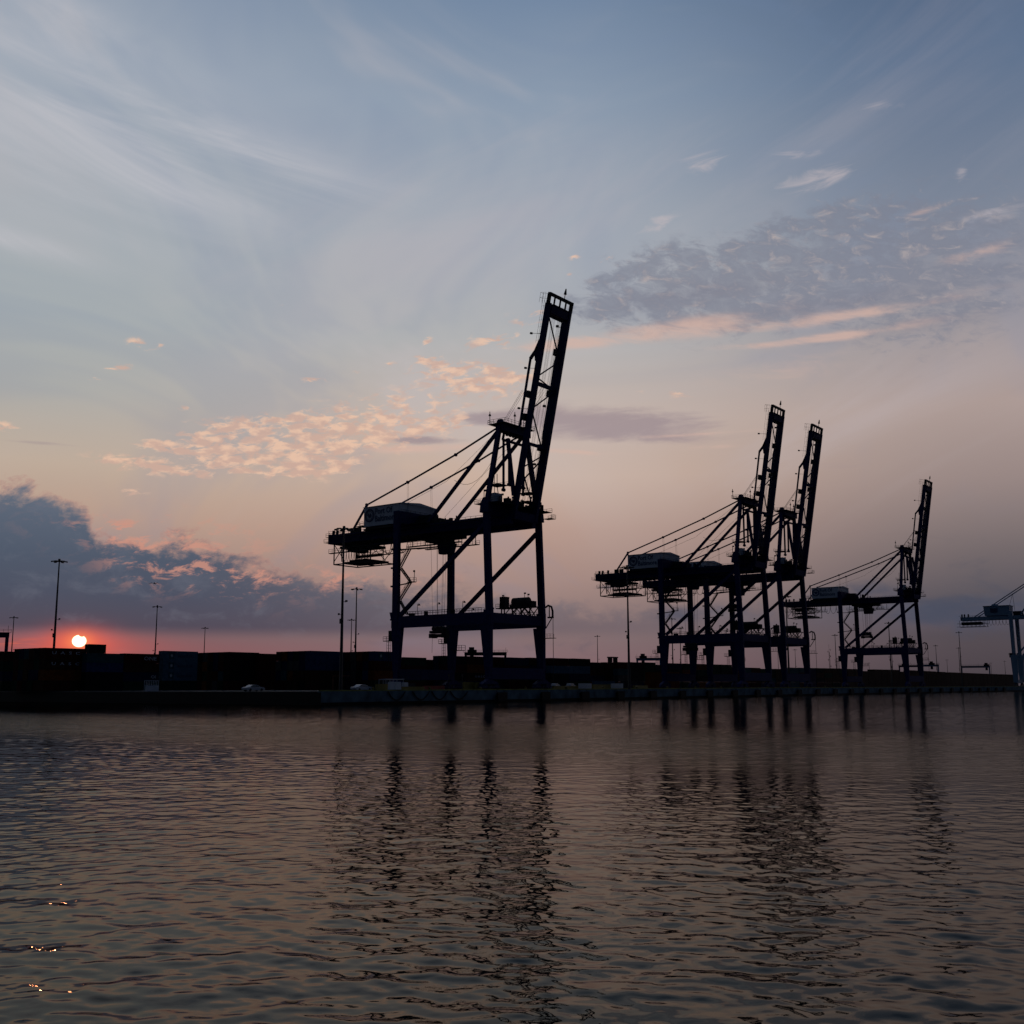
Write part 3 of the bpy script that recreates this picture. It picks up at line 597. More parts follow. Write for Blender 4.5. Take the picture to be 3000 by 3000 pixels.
    b = MB(); b.box(-63, -52, -4.2, 4.2, 41.9, 42.6); b.box(-61, -58, -3, 3, 41.0, 41.9); b.box(-60, -53, -3.8, -3.2, 40.9, 41.2); b.box(-63, -52, 2.4, 2.9, 39.6, 40.4); b.bar((-62, -4.2, 38), (-62, -4.2, 42), .2); b.bar((-56, -4.2, 38), (-56, -4.2, 42), .35); b.bar((-53, 4.2, 38), (-53, 4.2, 42), .2); b.bar((-62, 4.2, 38.4), (-56, 4.2, 41.6), .15); b.bar((-56, 4.2, 41.6), (-52, 4.2, 38.4), .15)
    for x in np.arange(-62, -50, 1.1): b.tube([(x + .55 * math.cos(a), -4.0, 41.9 - 4.0 * math.sin(a)) for a in np.linspace(0, math.pi, 8)], .07, 5)
    b.build('cable_trolley', gr, t)
    b = MB()
    xs = [-50, -47.6, -45.3, -43.0, -40.2, -37.0, -33.9]
    for x0, x1 in zip(xs, xs[1:]):
        w = x1 - x0; d = 4.6 if w > 2.5 else 3.6
        b.tube([(x0 + w * (1 - math.cos(a)) / 2, -5.9, 43.3 - d * math.sin(a) ** .8) for a in np.linspace(0, math.pi, 13)], .09, 5)
        b.box(x1 - .35, x1 + .35, -6.1, -5.7, 43.0, 43.5)
    b.build('festoon_cable', MT['rubber'], t)
    # trolley, cab, ropes, spreader
    b = MB(); b.box(-33, -20, -3.6, 3.6, 42.2, 43.3); b.box(-29.5, -24.5, -3.4, 3.4, 41.2, 42.2); b.box(-35.5, -16, -4.4, -3.2, 40.2, 40.4); b.rail([(-35.5, -4.4, 40.4), (-16, -4.4, 40.4)], post=1.3); b.box(-35.5, -16, 3.2, 4.4, 40.2, 40.4); b.rail([(-35.5, 4.4, 40.4), (-16, 4.4, 40.4)], post=1.3)
    for x in (-34, -29, -22, -17): b.bar((x, -3.8, 40.4), (x, -3.8, 43), .16); b.bar((x, 3.8, 40.4), (x, 3.8, 43), .16)
    b.bar((-20, -4, 40.4), (-17, -4, 43), .15); tr = b.build('trolley', gr, t)
    b = MB(); b.taper((-28.3, -24.2, 1.0, 3.2, 38.2), (-28.5, -23.4, .8, 3.4, 41.1)); b.build('operator_cab', MT['navy'], tr)
    b = MB()
    for x, y in ((-28, -2.6), (-28, 2.6), (-25.6, -2.6), (-25.6, 2.6), (-27, -1.2), (-26.4, 1.2), (-24.6, 0), (-24.2, 2.2)): b.tube([(x, y, 41.5), (x + (-27 - x) * .25, y * .7, 17.2)], .045, 4)
    b.build('hoist_rope', MT['rope'], t)
    b = MB(); b.box(-29.5, -24.5, -1.3, 1.3, 15.7, 16.4); b.box(-30, -24, -.6, .6, 14.6, 15.5)
    for x in (-28.3, -26.8, -25.4): b.disc((x, 0, 17.0), (0, 1, 0), .65, 2.0, 12)
    b.box(-29.8, -28.6, -1.2, 1.2, 14.4, 15.6); b.box(-25.2, -24.2, -1.2, 1.2, 14.4, 15.6); b.tube([(-28.6, -1, 14.4), (-28.7, -1, 10.3)], .06, 4); b.build('spreader_head', gr, t)
    # stairs beside the near landside leg
    y0 = -HS - .2
    fl = [((-31, 33.6), (-27.6, 38.3)), ((-31, 33.4), (-27.2, 29.3)), ((-27.0, 29.3), (-31, 24.6)), ((-31, 24.4), (-28.2, 20.4))]
    for (xa, za), (xb, zb) in fl:
        b = MB(); b.bar((xa, y0 - .4, za), (xb, y0 - .4, zb), .1, .35); b.bar((xa, y0 + .4, za), (xb, y0 + .4, zb), .1, .35)
        for x, z in ((xa, za), ((xa + xb) / 2, (za + zb) / 2), (xb, zb)): b.bar((x, y0 - .42, z), (x, y0 - .42, z + 1.15), .07)
        for dz in (.55, 1.1): b.bar((xa, y0 - .45, za + dz), (xb, y0 - .45, zb + dz), .07)
        for i in range(15): x = xa + (xb - xa) * i / 14; z = za + (zb - za) * i / 14; b.box(x - .14, x + .14, y0 - .4, y0 + .4, z - .03, z + .03)
        b.build('stair_flight', gr, t)
    b = MB(); b.box(-27.8, -25.6, y0 - .6, y0 + .6, 29.1, 29.3); b.rail([(-27.2, y0 - .6, 29.3), (-25.6, y0 - .6, 29.3), (-25.6, y0 + .6, 29.3)], post=.9); b.bar((-25.8, y0, 29.3), (-25.8, y0, 32.4), .12); b.box(-26.1, -25.7, y0 - .2, y0 + .2, 31.9, 32.4)
    b.bar((-31.6, y0, 28.6), (-27, y0, 29.05), .3); b.build('stair_landing', gr, t)
    b = MB(); b.box(-31.6, -28, y0 - .6, y0 + .6, 38.3, 38.5); b.bar((-28, y0, 38.4), (-26, -5.3, 39.3), .4); b.box(-31, -16.5, -6.0, -4.6, 39.2, 39.4); b.build('cab_walkway', gr, t)
    for z in (19.0, 28.2, 33.3, 38.6): b = MB(); b.box(-34.5, -33.6, -HS - .4, -HS + .4, z, z + .45); b.build('leg_bracket', gr, t)
    # landing and caged ladder on the outer face of the landside leg, small platform at waterside
    for q0 in (-HS, HS):
        b = MB(); b.box(-36.6, -33.6, q0 - .8, q0 + .8, 13.3, 13.5); b.rail([(-34.2, q0 - .8, 13.5), (-36.6, q0 - .8, 13.5), (-36.6, q0 + .8, 13.5)], post=1.1); b.box(-34.9, -33.7, q0 - .5, q0 + .5, 13.5, 16.2)
        for x in (-35.6, -34.8):
            for y in (q0 - .35, q0 + .35): b.bar((x, y, 13.4), (x, y, 6.6), .07)
        for z in np.arange(6.6, 13.4, .8): b.bar((-35.6, q0 - .35, z), (-34.8, q0 - .35, z), .06); b.bar((-35.6, q0 + .35, z), (-34.8, q0 + .35, z), .06)
        b.build('leg_ladder', gr, t)
    b = MB(); b.box(-31.4, -27.8, HS - .9, HS + .9, 11.2, 11.35); b.rail([(-29.6, HS - .9, 11.3), (-27.8, HS - .9, 11.3), (-27.8, HS + .9, 11.3)], h=1.4, post=.9, w=.1)
    b.build('ladder_platform', gr, t)
    b = MB(); b.box(.6, 4.2, HS - .9, HS + .9, 13.8, 13.95); b.rail([(1.4, HS - .9, 13.9), (3.4, HS - .9, 13.9), (3.4, HS + .9, 13.9)], post=1.0); b.build('ladder_platform', gr, t)
    # cable guide loop at the waterside leg
    b = MB(); pts = [(1.4, HS, 22.3), (2.2, HS, 22.8), (3.3, HS, 22.4), (3.7, HS, 21.2), (3.7, HS, 19.6)]; b.tube(pts, .28, 8); b.bar((1.4, HS, 16.6), (3.6, HS, 19.6), .2); b.bar((2.6, HS, 22.5), (2.6, HS, 19.5), .2); b.box(2.2, 3.8, HS - .4, HS + .4, 19.3, 19.7); b.tube([(3.8, HS, 19.4), (3.8, HS, 2.0)], .08, 5); b.build('cable_guide', gr, t)
    # winch platform on the far portal beam
    b = MB(); q0 = HS; b.box(-14.6, -1.8, q0 - 1.8, q0 + 1.8, 22.5, 22.75); b.rail([(-14.6, q0 - 1.8, 22.75), (-1.8, q0 - 1.8, 22.75)], post=1.3); b.rail([(-14.6, q0 - 1.8, 22.75), (-14.6, q0 + 1.8, 22.75)], post=1.3)
    for x0, x1 in ((-12.6, -9.8), (-9.6, -7.0), (-7, -9.6), (-6.6, -4.4), (-4.2, -6.6), (-4.4, -2.2), (-3, -5)): b.bar((x0, q0 - 1.4, 20.0), (x1, q0 - 1.4, 22.5), .2); b.bar((x0, q0 + 1.4, 20.0), (x1, q0 + 1.4, 22.5), .2)
    for x in (-12.8, -11.8, -9, -6, -3): b.bar((x, q0 - 1.4, 20), (x, q0 - 1.4, 22.5), .28)
    wp = b.build('winch_platform', gr, t)
    b = MB(); b.box(-13.8, -11.9, q0 - 1, q0 + 1, 22.75, 25.9); b.build('control_cabinet', gr, wp)
    b = MB(); b.tube([(-9.6, q0, 24.2), (-4.3, q0, 24.2)], 1.25, 14); b.box(-10, -4, q0 - 1.4, q0 + 1.4, 22.75, 23.6); b.box(-4, -2.6, q0 - 1.2, q0 + 1.2, 22.75, 24.3); b.build('winch_drum', gr, wp)
    b = MB()
    for x, h in ((-12.2, 3.6), (-10.4, 2.9), (-4.6, 3.9), (-3.4, 3.5)): b.bar((x, q0 - 1.6, 22.7), (x, q0 - 1.6, 22.7 + h), .1); b.box(x - .1, x + .4, q0 - 1.8, q0 - 1.4, 22.3 + h, 22.7 + h)
    b.build('work_lamp', gr, wp)
    return t
c1 = crane(0, 12.0, 'nearest and largest blue crane with raised boom and white lettered machinery house')
for du, tilt, lift, lab in ((148.7, 9.6, 0, 'second tallest blue crane with raised boom, left of an overlapping pair'), (186.6, 9.8, 17, 'blue crane with raised boom, right of the overlapping pair'), (338.2, 9.4, 11, 'smallest blue crane with raised boom, standing alone near the right')):
    c = copy_tree(c1); c['label'] = lab; c.location = QW(-3, 233.29 + du)
    for ch in c.children:
        if ch.name.startswith('boom') and not ch.name.startswith('boom_'): ch.rotation_euler.y = math.radians(tilt)
        if lift and ch.name.startswith('spreader_head'): ch.location = (3.5 if lift == 11 else 1.5, 0, lift)
        if lift and ch.name.startswith('hoist_rope'): k = (24.3 - lift) / 24.3; ch.scale = (1, 1, k); ch.location = (3.5 if lift == 11 else 1.5, 0, 41.5 * (1 - k))
        if lift and ch.name.startswith('trolley') and not ch.name.startswith('trolley_'): ch.location = (3.5 if lift == 11 else 1.5, 0, 0)
# ------------------------------------------------------------------ containers
def cont_mesh(L, h, key):
    b = MB(); w = 1.2; l = L / 2
    b.box(-w + .06, w - .06, -l + .06, l - .06, .12, h - .08)
    for x in (-w, w - .14):
        for y in (-l, l - .14): b.box(x, x + .14, y, y + .14, 0, h)
    for x in (-w + .02, w - .12):
        for z in (.02, h - .13): b.box(x, x + .1, -l + .14, l - .14, z, z + .11)
    for y in (-l + .02, l - .12):
        for z in (.02, h - .13): b.box(-w + .14, w - .14, y, y + .1, z, z + .11)
    n = int(L / .8)
    for k in range(n):
        y = -l + .4 + k * (L - .8) / (n - 1)
        b.box(w - .06, w - .02, y - .14, y + .14, .2, h - .2)
    return b.mesh('container_body', CM[key])
CMESH = {}
def cbody(L, h, key):
    k = (round(L, 1), round(h, 2), key)
    if k not in CMESH: CMESH[k] = cont_mesh(*k)
    return CMESH[k]
def door_mesh(L, h, key):
    k = ('d', round(L, 1), round(h, 2), key)
    if k not in CMESH:
        b = MB(); y = -L / 2
        for x0 in (-1.04, .03):
            b.box(x0, x0 + 1.01, y + .02, y + .06, .16, h - .16)
            for x in (x0 + .25, x0 + .7): b.box(x, x + .05, y - .03, y + .02, .1, h - .1)
        CMESH[k] = b.mesh('container_doors', CM[key])
    return CMESH[k]
NCONT = [0]
def container(pw, uu, z, L, h, key, label, doors=False, group='shipping containers stacked in the yard', cat='container', tw=0):
    o = bpy.data.objects.new('shipping_container', cbody(L, h, key)); COL.objects.link(o); at(o, QW(pw, uu, z)); tag(o, label, cat, group)
    if doors:
        d = bpy.data.objects.new('doors', door_mesh(L, h, key)); COL.objects.link(d); d.parent = o
    NCONT[0] += 1
    return o
def clabel(o, body, size, width, x_along, z, m='wletter', L=12.2):
    lettering('lettering', text_mesh(body, size, width, .01, .02, 1.0), MT[m], o, (1.215, x_along, z), (math.pi / 2, 0, math.pi / 2))
CN = dict(maroon='maroon', brown='brown', green='dark green', navy='navy blue', grey='grey', teal='teal', orange='orange', blue='mid blue', paleblue='pale blue', cream='cream', black='black', yellow='dull yellow')
TIER = ['bottom', 'second', 'third', 'fourth', 'fifth', 'sixth']
pool = ['maroon', 'brown', 'green', 'navy', 'brown', 'maroon', 'navy', 'black', 'orange', 'teal', 'blue', 'grey', 'brown', 'green', 'maroon', 'black']
# (px0, top0, px1, top1, setback, tiers, extra rows behind at the left end)
blocks = [(115, 1898, 239, 1900.5, 107, 4, 5), (239, 1914, 456, 1916, 105, 4, 0), (456, 1906, 578, 1910, 106, 4, 0), (659, 1909.5, 749, 1912.5, 100, 4, 5), (749, 1915, 801, 1915.7, 98, 4, 0),
          (875, 1906, 1009, 1910, 76, 4, 5), (1080, 1908, 1173, 1911, 66, 4, 5), (1173, 1925, 1241, 1928, 78, 4, 0), (1241, 1931, 1287, 1936, 84, 4, 0), (1292, 1921, 1484, 1926, 78, 4, 1), (1484, 1926.5, 1601, 1928, 73, 4, 0),
          (1601, 1927.5, 1729, 1930.6, 68, 4, 0), (1730, 1941, 1804, 1940.5, 88, 4, 0), (1804, 1940, 1916, 1941, 81, 4, 0), (1916, 1948, 1955, 1948.5, 88, 4, 0), (1955, 1943, 2142, 1948, 82, 4, 0),
          (2142, 1955, 2225, 1957, 98, 4, 0), (2225, 1959.6, 2312, 1960, 108, 4, 0), (2312, 1956, 2480, 1959, 79, 4, 0)]
special = {0: {3: ('maroon', 'U  A  S  C'), 2: ('brown', 'U  A  S  C'), 1: ('orange', None)}, 2: {3: ('paleblue', 'MAERSK'), 2: ('paleblue', 'MAERSK'), 1: ('paleblue', 'MAERSK'), 0: ('green', None)}}
stackn = 0
for bi, (xa, ya, xb, yb, sb, tiers, extra) in enumerate(blocks):
    ua, ub = u_at(xa, sb), u_at(xb, sb); n = max(1, round((ub - ua) / 12.5)); step = (ub - ua) / n; Lc = min(12.2, step - .18)
    if Lc > 8: Lc = round(Lc, 1)
    for k in range(n):
        f = (k + .5) / n; xt = xa + (xb - xa) * f; Pt = hit(xt, ya + (yb - ya) * f, NV, QN + sb); Ht = float(Pt[2]) - QH
        hc = round(Ht / tiers, 2); uc = ua + (k + .5) * step; key = rng.choice(pool); stackn += 1
        for ti in range(tiers):
            kk = key if rng.random() < .45 else rng.choice(pool); txt = None
            if bi in special and k == 0 and ti in special[bi]: kk, txt = special[bi][ti]
            if bi == 1 and k == 1 and ti == 3: kk, txt = 'maroon', 'ONE'
            if bi == 1 and k == 1 and ti == 1: kk, txt = 'navy', 'OI'
            if bi == 11 and ti == 2: kk = 'paleblue'
            if bi == 6 and k == 0 and ti == 3: kk, txt = 'blue', 'MAERSK'
            if bi == 9 and k == 1 and ti == 1: kk, txt = 'brown', 'U A S C'
            tn = 'top' if ti == tiers - 1 else TIER[ti]
            lab = '%s container, %s tier, %s stack of the yard front counted from the left' % (CN[kk], tn, ORD[stackn - 1])
            o = container(-sb, uc, QH + .02 + ti * hc, Lc, hc, kk, lab, doors=(k == 0 and bi < 12))
            if txt:
                if 'U' in txt[0]: clabel(o, txt, 1.1, 8.2 if bi == 0 else 5.6, -4.0 if bi == 0 else -1.5, hc * .42)
                elif txt == 'MAERSK':
                    if bi == 2: clabel(o, txt, 1.0, 5.6, -1.1, hc * .35, 'letter')
                    else: clabel(o, txt, 1.0, 4.0, 1.2, hc * .35, 'letter')
                    b = MB(); b.box(1.2, 1.225, -4.1 + .0, -2.3, hc * .2, hc * .85); b.build('blue_panel', CM['teal'], o)
                    b = MB(); c = (-3.2, hc * .52)
                    vs = []
                    for q in range(14): r = .62 if q % 2 == 0 else .28; vs.append((1.23, c[0] + r * math.sin(math.pi * q / 7), c[1] + r * math.cos(math.pi * q / 7)))
                    b.poly(vs, [tuple(reversed(range(14)))]); b.build('white_star', MT['wletter'], o)
                elif txt == 'ONE': clabel(o, txt, 1.5, 4.2, .6, hc * .3)
                else: clabel(o, txt, 1.2, 1.6, 3.2, hc * .35)
        if k == 0:
            for r in range(1, extra + 1):
                for ti in range(tiers):
                    kk = rng.choice(pool); tn = 'top' if ti == tiers - 1 else TIER[ti]
                    container(-sb - 2.62 * r, uc + rng.uniform(-.1, .1), QH + .02 + ti * hc, Lc, hc, kk, '%s container, %s tier, row %s behind the %s front stack from the left' % (CN[kk], tn, ['', 'one', 'two', 'three', 'four', 'five'][r], ORD[stackn - 1]), doors=True)
# rows hidden behind the far left edge, tops and ends seen
for r in range(4):
    sb = 131 + 2.62 * r; u0_ = 161 + 6.6
    P = hit(20, 1909, NV, QN + sb); hc = round((float(P[2]) - QH) / 4, 2)
    for ti in range(4):
        kk = ['green', 'navy', 'green', 'brown'][ti] if r == 0 else rng.choice(pool)
        o = container(-sb, u0_, QH + .02 + ti * hc, 12.2, hc, kk, '%s container, %s tier, block at the left edge of the photo, row %s' % (CN[kk], 'top' if ti == 3 else TIER[ti], ['one', 'two', 'three', 'four'][r]), doors=True)
# a single box standing on a stack further back
P = hit(279, 1912, NV, QN + 150); uc = float(P @ UV)
hz = (float(hit(279, 1888, NV, QN + 150)[2]) - QH); hb_ = 2.75; hh = (hz - hb_) / 4
for ti in range(4): container(-150, uc, QH + .02 + ti * hh, 6.1, round(hh, 2), 'brown', 'brown short container, %s tier, in the column under the single raised box beside the sun' % TIER[ti])
container(-150, uc, QH + .02 + 4 * hh, 6.1, hb_, 'black', 'dark short container standing alone above the row, just right of the sun', group='shipping containers stacked in the yard')
# low boxes in front of the yard, between crane legs
for x0, x1, yt, key, lab, txt in ((1735, 1802, 1982, 'paleblue', 'pale blue container alone on the ground right of the nearest crane', None), (1806, 1893, 1983, 'grey', 'grey container with dark lettering on the ground beside a pale blue one', 'MAERSK'),
                             (1899, 1941, 1969, 'orange', 'orange container on the ground, left one of two under the second crane', None), (1943, 1984, 1969, 'orange', 'orange container on the ground, right one of two under the second crane', None)):
    sb = 52; ua, ub = u_at(x0, sb), u_at(x1, sb); P = hit((x0 + x1) / 2, yt, NV, QN + sb); hc = min(2.9, float(P[2]) - QH)
    L_ = min(12.2, ub - ua)
    if key == 'orange': hc = round((float(P[2]) - QH) / 2, 2)
    for q in range(2 if key == 'orange' else 1):
        o = container(-sb, (ua + ub) / 2, QH + .02 + q * hc, round(L_, 1), round(hc, 2), key, (lab if key != 'orange' else lab.replace('on the ground', 'stacked %s' % ('above' if q else 'below'))), doors=True)
        if txt: clabel(o, txt, 1.1, 6.0, -2.5, hc * .35, 'letter')
# the far end of the yard, too small to part
b = MB(); ua, ub = u_at(2481, 80), u_at(2990, 80); n = int((ub - ua) / 12.6)
for k in range(n):
    uc = ua + (k + .5) * 12.6; x = None
    yy = np.interp(k / n, [0, .35, .55, 1], [1959.8, 1966.5, 1969, 1973])
    # height follows the yard's far profile
    hgt = np.interp(k / n, [0, .25, .5, .75, 1], [11.4, 11.9, 11.2, 10.9, 10.8]) + (0 if rng.random() < .8 else -1.2)
    for ti in range(4):
        z0 = QH + ti * hgt / 4; b.box(-81.2 - 2.6, -78.8, uc - 6.1, uc + 6.1, z0 + .03, z0 + hgt / 4 - .02)
    b.box(-82, -79, uc - 6.2, uc + 6.2, QH, QH + hgt - .3)
o = b.build('container_row', CM['brown'], loc=QW(0, 0, 0), rot=(0, 0, RZ)); tag(o, 'long low far-off row of stacked containers towards the right edge', 'containers', kind='stuff')
# a second far rank behind, fills the gaps between blocks
b = MB()
for k in range(26):
    uc = 175 + k * 12.6; b.box(-139, -136.6, uc - 6.1, uc + 6.1, QH, QH + 10.0 + rng.choice([0, 0, -2.6]))
o = b.build('container_rank', CM['black'], loc=QW(0, 0, 0), rot=(0, 0, RZ)); tag(o, 'dark low rank of containers seen through the gaps behind the front stacks', 'containers', kind='stuff')

# ------------------------------------------------------------------ light masts
def mast_mesh_set(h):
    t = thing('light_mast', '', 'light mast', (0, 0, 0), 0, 'tall light masts in the container yard')
    b = MB(); b.tube([(0, 0, 0), (0, 0, h * .5), (0, 0, h)], .42, 10, .17); b.build('pole', MT['galv'], t)
    b = MB(); b.tube([(0, 0, h - .1), (0, 0, h + .75)], .38, 10, .3); b.disc((0, 0, h + .1), (0, 0, 1), .95, .12, 14); b.build('head_ring', MT['galv'], t)
    for k in range(6):
        a = math.pi * k / 3 + .3; b = MB(); b.bar((.5 * math.cos(a), .5 * math.sin(a), h + .1), (1.3 * math.cos(a), 1.3 * math.sin(a), h + .12), .1)
        c = Vector((1.7 * math.cos(a), 1.7 * math.sin(a), h + .05)); x = Vector((math.cos(a), math.sin(a), 0)); y = Vector((-math.sin(a), math.cos(a), 0))
        b.hexa([c - x * .5 - y * .32 - Vector((0, 0, .1)), c + x * .5 - y * .36 - Vector((0, 0, .28)), c + x * .5 + y * .36 - Vector((0, 0, .28)), c - x * .5 + y * .32 - Vector((0, 0, .1)), c - x * .5 - y * .3 + Vector((0, 0, .15)), c + x * .45 - y * .3 + Vector((0, 0, .05)), c + x * .45 + y * .3 + Vector((0, 0, .05)), c - x * .5 + y * .3 + Vector((0, 0, .15))]); b.build('floodlight', MT['lamp'], t)
    b = MB(); z = h * .55; b.bar((0, 0, z), (.9, 0, z - .15), .09); b.box(.8, 1.2, -.2, .2, z - .1, z + .3); b.bar((0, 0, z - 3), (-.8, 0, z - 3), .08); b.box(-1.05, -.7, -.15, .15, z - 3.1, z - 2.7); b.box(-.55, -.3, -.25, .25, z - 5, z - 3.9); b.build('camera_bracket', MT['lamp'], t)
    return t
m0 = mast_mesh_set(36.0)
masts = [(174, 1642, 'light mast rising left of the sun'), (41, 1808, 'thin light mast near the left edge beside the gantry frame'), (461, 1776, 'light mast standing over the pale blue containers left of centre'),
         (601, 1839, 'small light mast between the sun and the nearest crane'), (1008, 1547, 'tallest light mast, in front of the back end of the nearest crane'), (1045, 1724, 'light mast, taller of two just left of the nearest crane'),
         (1030, 1815, 'light mast, shorter of two just left of the nearest crane'), (1837, 1660, 'tall light mast in front of the second crane back end'), (1750, 1863, 'small light mast right of the nearest crane'),
         (1968, 1812, 'light mast behind the stairs of the second crane'), (2302, 1746, 'tall light mast behind the legs of the third crane'), (2329, 1903, 'tiny light mast seen between the third crane waterside legs'),
         (2446, 1860, 'light mast just left of the smallest blue crane'), (2603, 1824, 'light mast inside the legs of the smallest blue crane'), (2610, 1876, 'short light mast close behind a taller one inside the smallest crane'),
         (2741, 1891, 'light mast just right of the smallest blue crane'), (2809, 1852, 'light mast under the back end of the pale crane'), (2808, 1898, 'low light mast beside a taller one under the pale crane'),
         (2774, 1933, 'tiny light mast between smallest blue crane and pale crane'), (2903, 1942, 'tiny light mast right of the far yard gantry'), (2943, 1937, 'tiny light mast nearest the pale crane leg'), (2546, 1942, 'tiny light mast under the smallest blue crane'), (1992, 1840, 'thin light mast between the first legs of the second crane')]
used = False
for x, y, lab in masts:
    d = ray(x, y); hd = math.hypot(d[0], d[1]); s = (36.3 + QH - CAM_H) / d[2]; P = CAM + d * s
    m = m0 if not used else copy_tree(m0); used = True
    m.location = (P[0], P[1], QH); m.rotation_euler = (0, 0, rng.uniform(0, 1)); m['label'] = lab

# ------------------------------------------------------------------ radio mast, yard gantries
d = ray(2428, 1888); s = (46 + QH - CAM_H) / d[2]; P = CAM + d * s
t = thing('radio_mast', 'thin lattice radio mast with antennas left of the smallest blue crane', 'radio mast', (P[0], P[1], QH), 0)
b = MB()
for a in range(3):
    x, y = math.cos(a * 2.094), math.sin(a * 2.094)
    b.bar((x * 1.6, y * 1.6, 0), (x * .35, y * .35, 38), .16)
    x2, y2 = math.cos((a + 1) * 2.094), math.sin((a + 1) * 2.094)
    for k in range(16):
        z = k * 2.35; r = 1.6 - 1.25 * z / 38; r2 = 1.6 - 1.25 * (z + 2.35) / 38; b.bar((x * r, y * r, z), (x2 * r2, y2 * r2, z + 2.35), .1)
b.bar((0, 0, 38), (0, 0, 46), .16); b.build('lattice_tower', MT['galv'], t)
for z, sx in ((22, 1), (29, -1), (33, 1), (38, -1), (40, 1)):
    b = MB(); b.bar((0, 0, z), (sx * 1.3, 0, z), .12); b.box(sx * 1.3 - .25, sx * 1.3 + .25, -.2, .2, z - .7, z + .9); b.build('antenna', MT['galv'], t)
def yard_gantry(x0, x1, ytop, Hg, label, m, trolley_at=.2, rz=0.0, yaw=0.0):
    xm = (x0 + x1) / 2; d = ray(xm, ytop); s = (Hg + QH - CAM_H) / d[2]; P = CAM + d * s; Z = float((P - CAM) @ FW); w = (x1 - x0) / F_PX * Z
    t = thing('yard_gantry', label, 'gantry crane', (P[0], P[1], QH), -math.atan2(P[0], P[1]) + yaw, 'wheeled gantry cranes in the container yard')
    h = w / 2
    b = MB(); b.box(-h, h, -3.2, -2.2, Hg - 1.8, Hg); b.box(-h, h, 2.2, 3.2, Hg - 1.8, Hg)
    for x in (-h, h - .8): b.box(x, x + .8, -2.2, 2.2, Hg - 1.6, Hg - .3)
    b.build('top_girder', m, t)
    for x in (-h + .1, h - 1.3):
        for y in (-4.6, 3.6): b = MB(); b.taper((x, x + 1.1, y, y + 1, 1.4), (x, x + 1.2, y * .62, y * .62 + 1, Hg - 1.8)); b.build('leg', m, t)
        b = MB(); b.box(x, x + 1.2, -6, 6, .9, 1.9)
        b.build('base_beam', m, t)
        for y in (-5.2, 5.2): b = MB(); b.disc((x + .6, y, .75), (1, 0, 0), .75, .6, 14); b.build('wheel', MT['tyre'], t)
    b = MB(); x = -h + w * trolley_at; b.box(x - 2.6, x + 2.6, -3.6, 3.6, Hg + .05, Hg + 1.4); b.box(x - 1.8, x + 1.2, -1.8, 1.8, Hg + 1.4, Hg + 2.9); b.box(x - 1.2, x + 1.0, -4.4, -2.6, Hg - 4.4, Hg - 1.9); b.build('trolley', MT['grey'], t)
    b = MB(); b.rail([(-h - .6, -3.9, Hg), (h + .6, -3.9, Hg)], post=2.4, w=.1); b.box(-h - .7, h + .7, -4.0, -3.2, Hg - .2, Hg - .1)
    for x in (-h + .5, h - .5, h * .2): b.bar((x, -3, Hg), (x, -3, Hg + 2.6), .12)
    b.build('walkway', MT['grey'], t)
    return t
yard_gantry(1361, 1484, 1911, 20.5, 'dark yard gantry above the containers inside the nearest crane legs', MT['grey'], .18)
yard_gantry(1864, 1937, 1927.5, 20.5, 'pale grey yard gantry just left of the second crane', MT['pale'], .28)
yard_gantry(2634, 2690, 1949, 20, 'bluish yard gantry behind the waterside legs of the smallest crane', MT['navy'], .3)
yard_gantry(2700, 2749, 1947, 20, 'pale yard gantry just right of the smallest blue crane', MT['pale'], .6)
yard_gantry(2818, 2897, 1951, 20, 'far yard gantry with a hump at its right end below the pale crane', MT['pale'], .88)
yard_gantry(-48, 24, 1853, 22, 'blue yard gantry leg and girder cut by the left edge', MT['navy'], .3)
# small spreader frame standing on the stacks
P = hit(1795, 1941, NV, QN + 88)
t = thing('spreader_frame', 'small open steel frame standing on top of the stacks right of the nearest crane', 'steel frame', (P[0], P[1], float(P[2]) + .02))
b = MB()
for y in (-2.2, 2.2): b.box(-1, 1, y - .35, y + .35, 0, 2.0)
b.build('post', MT['grey'], t); b = MB(); b.box(-1.1, 1.1, -3.0, 3.0, 2.0, 2.5); b.build('top_beam', MT['grey'], t)

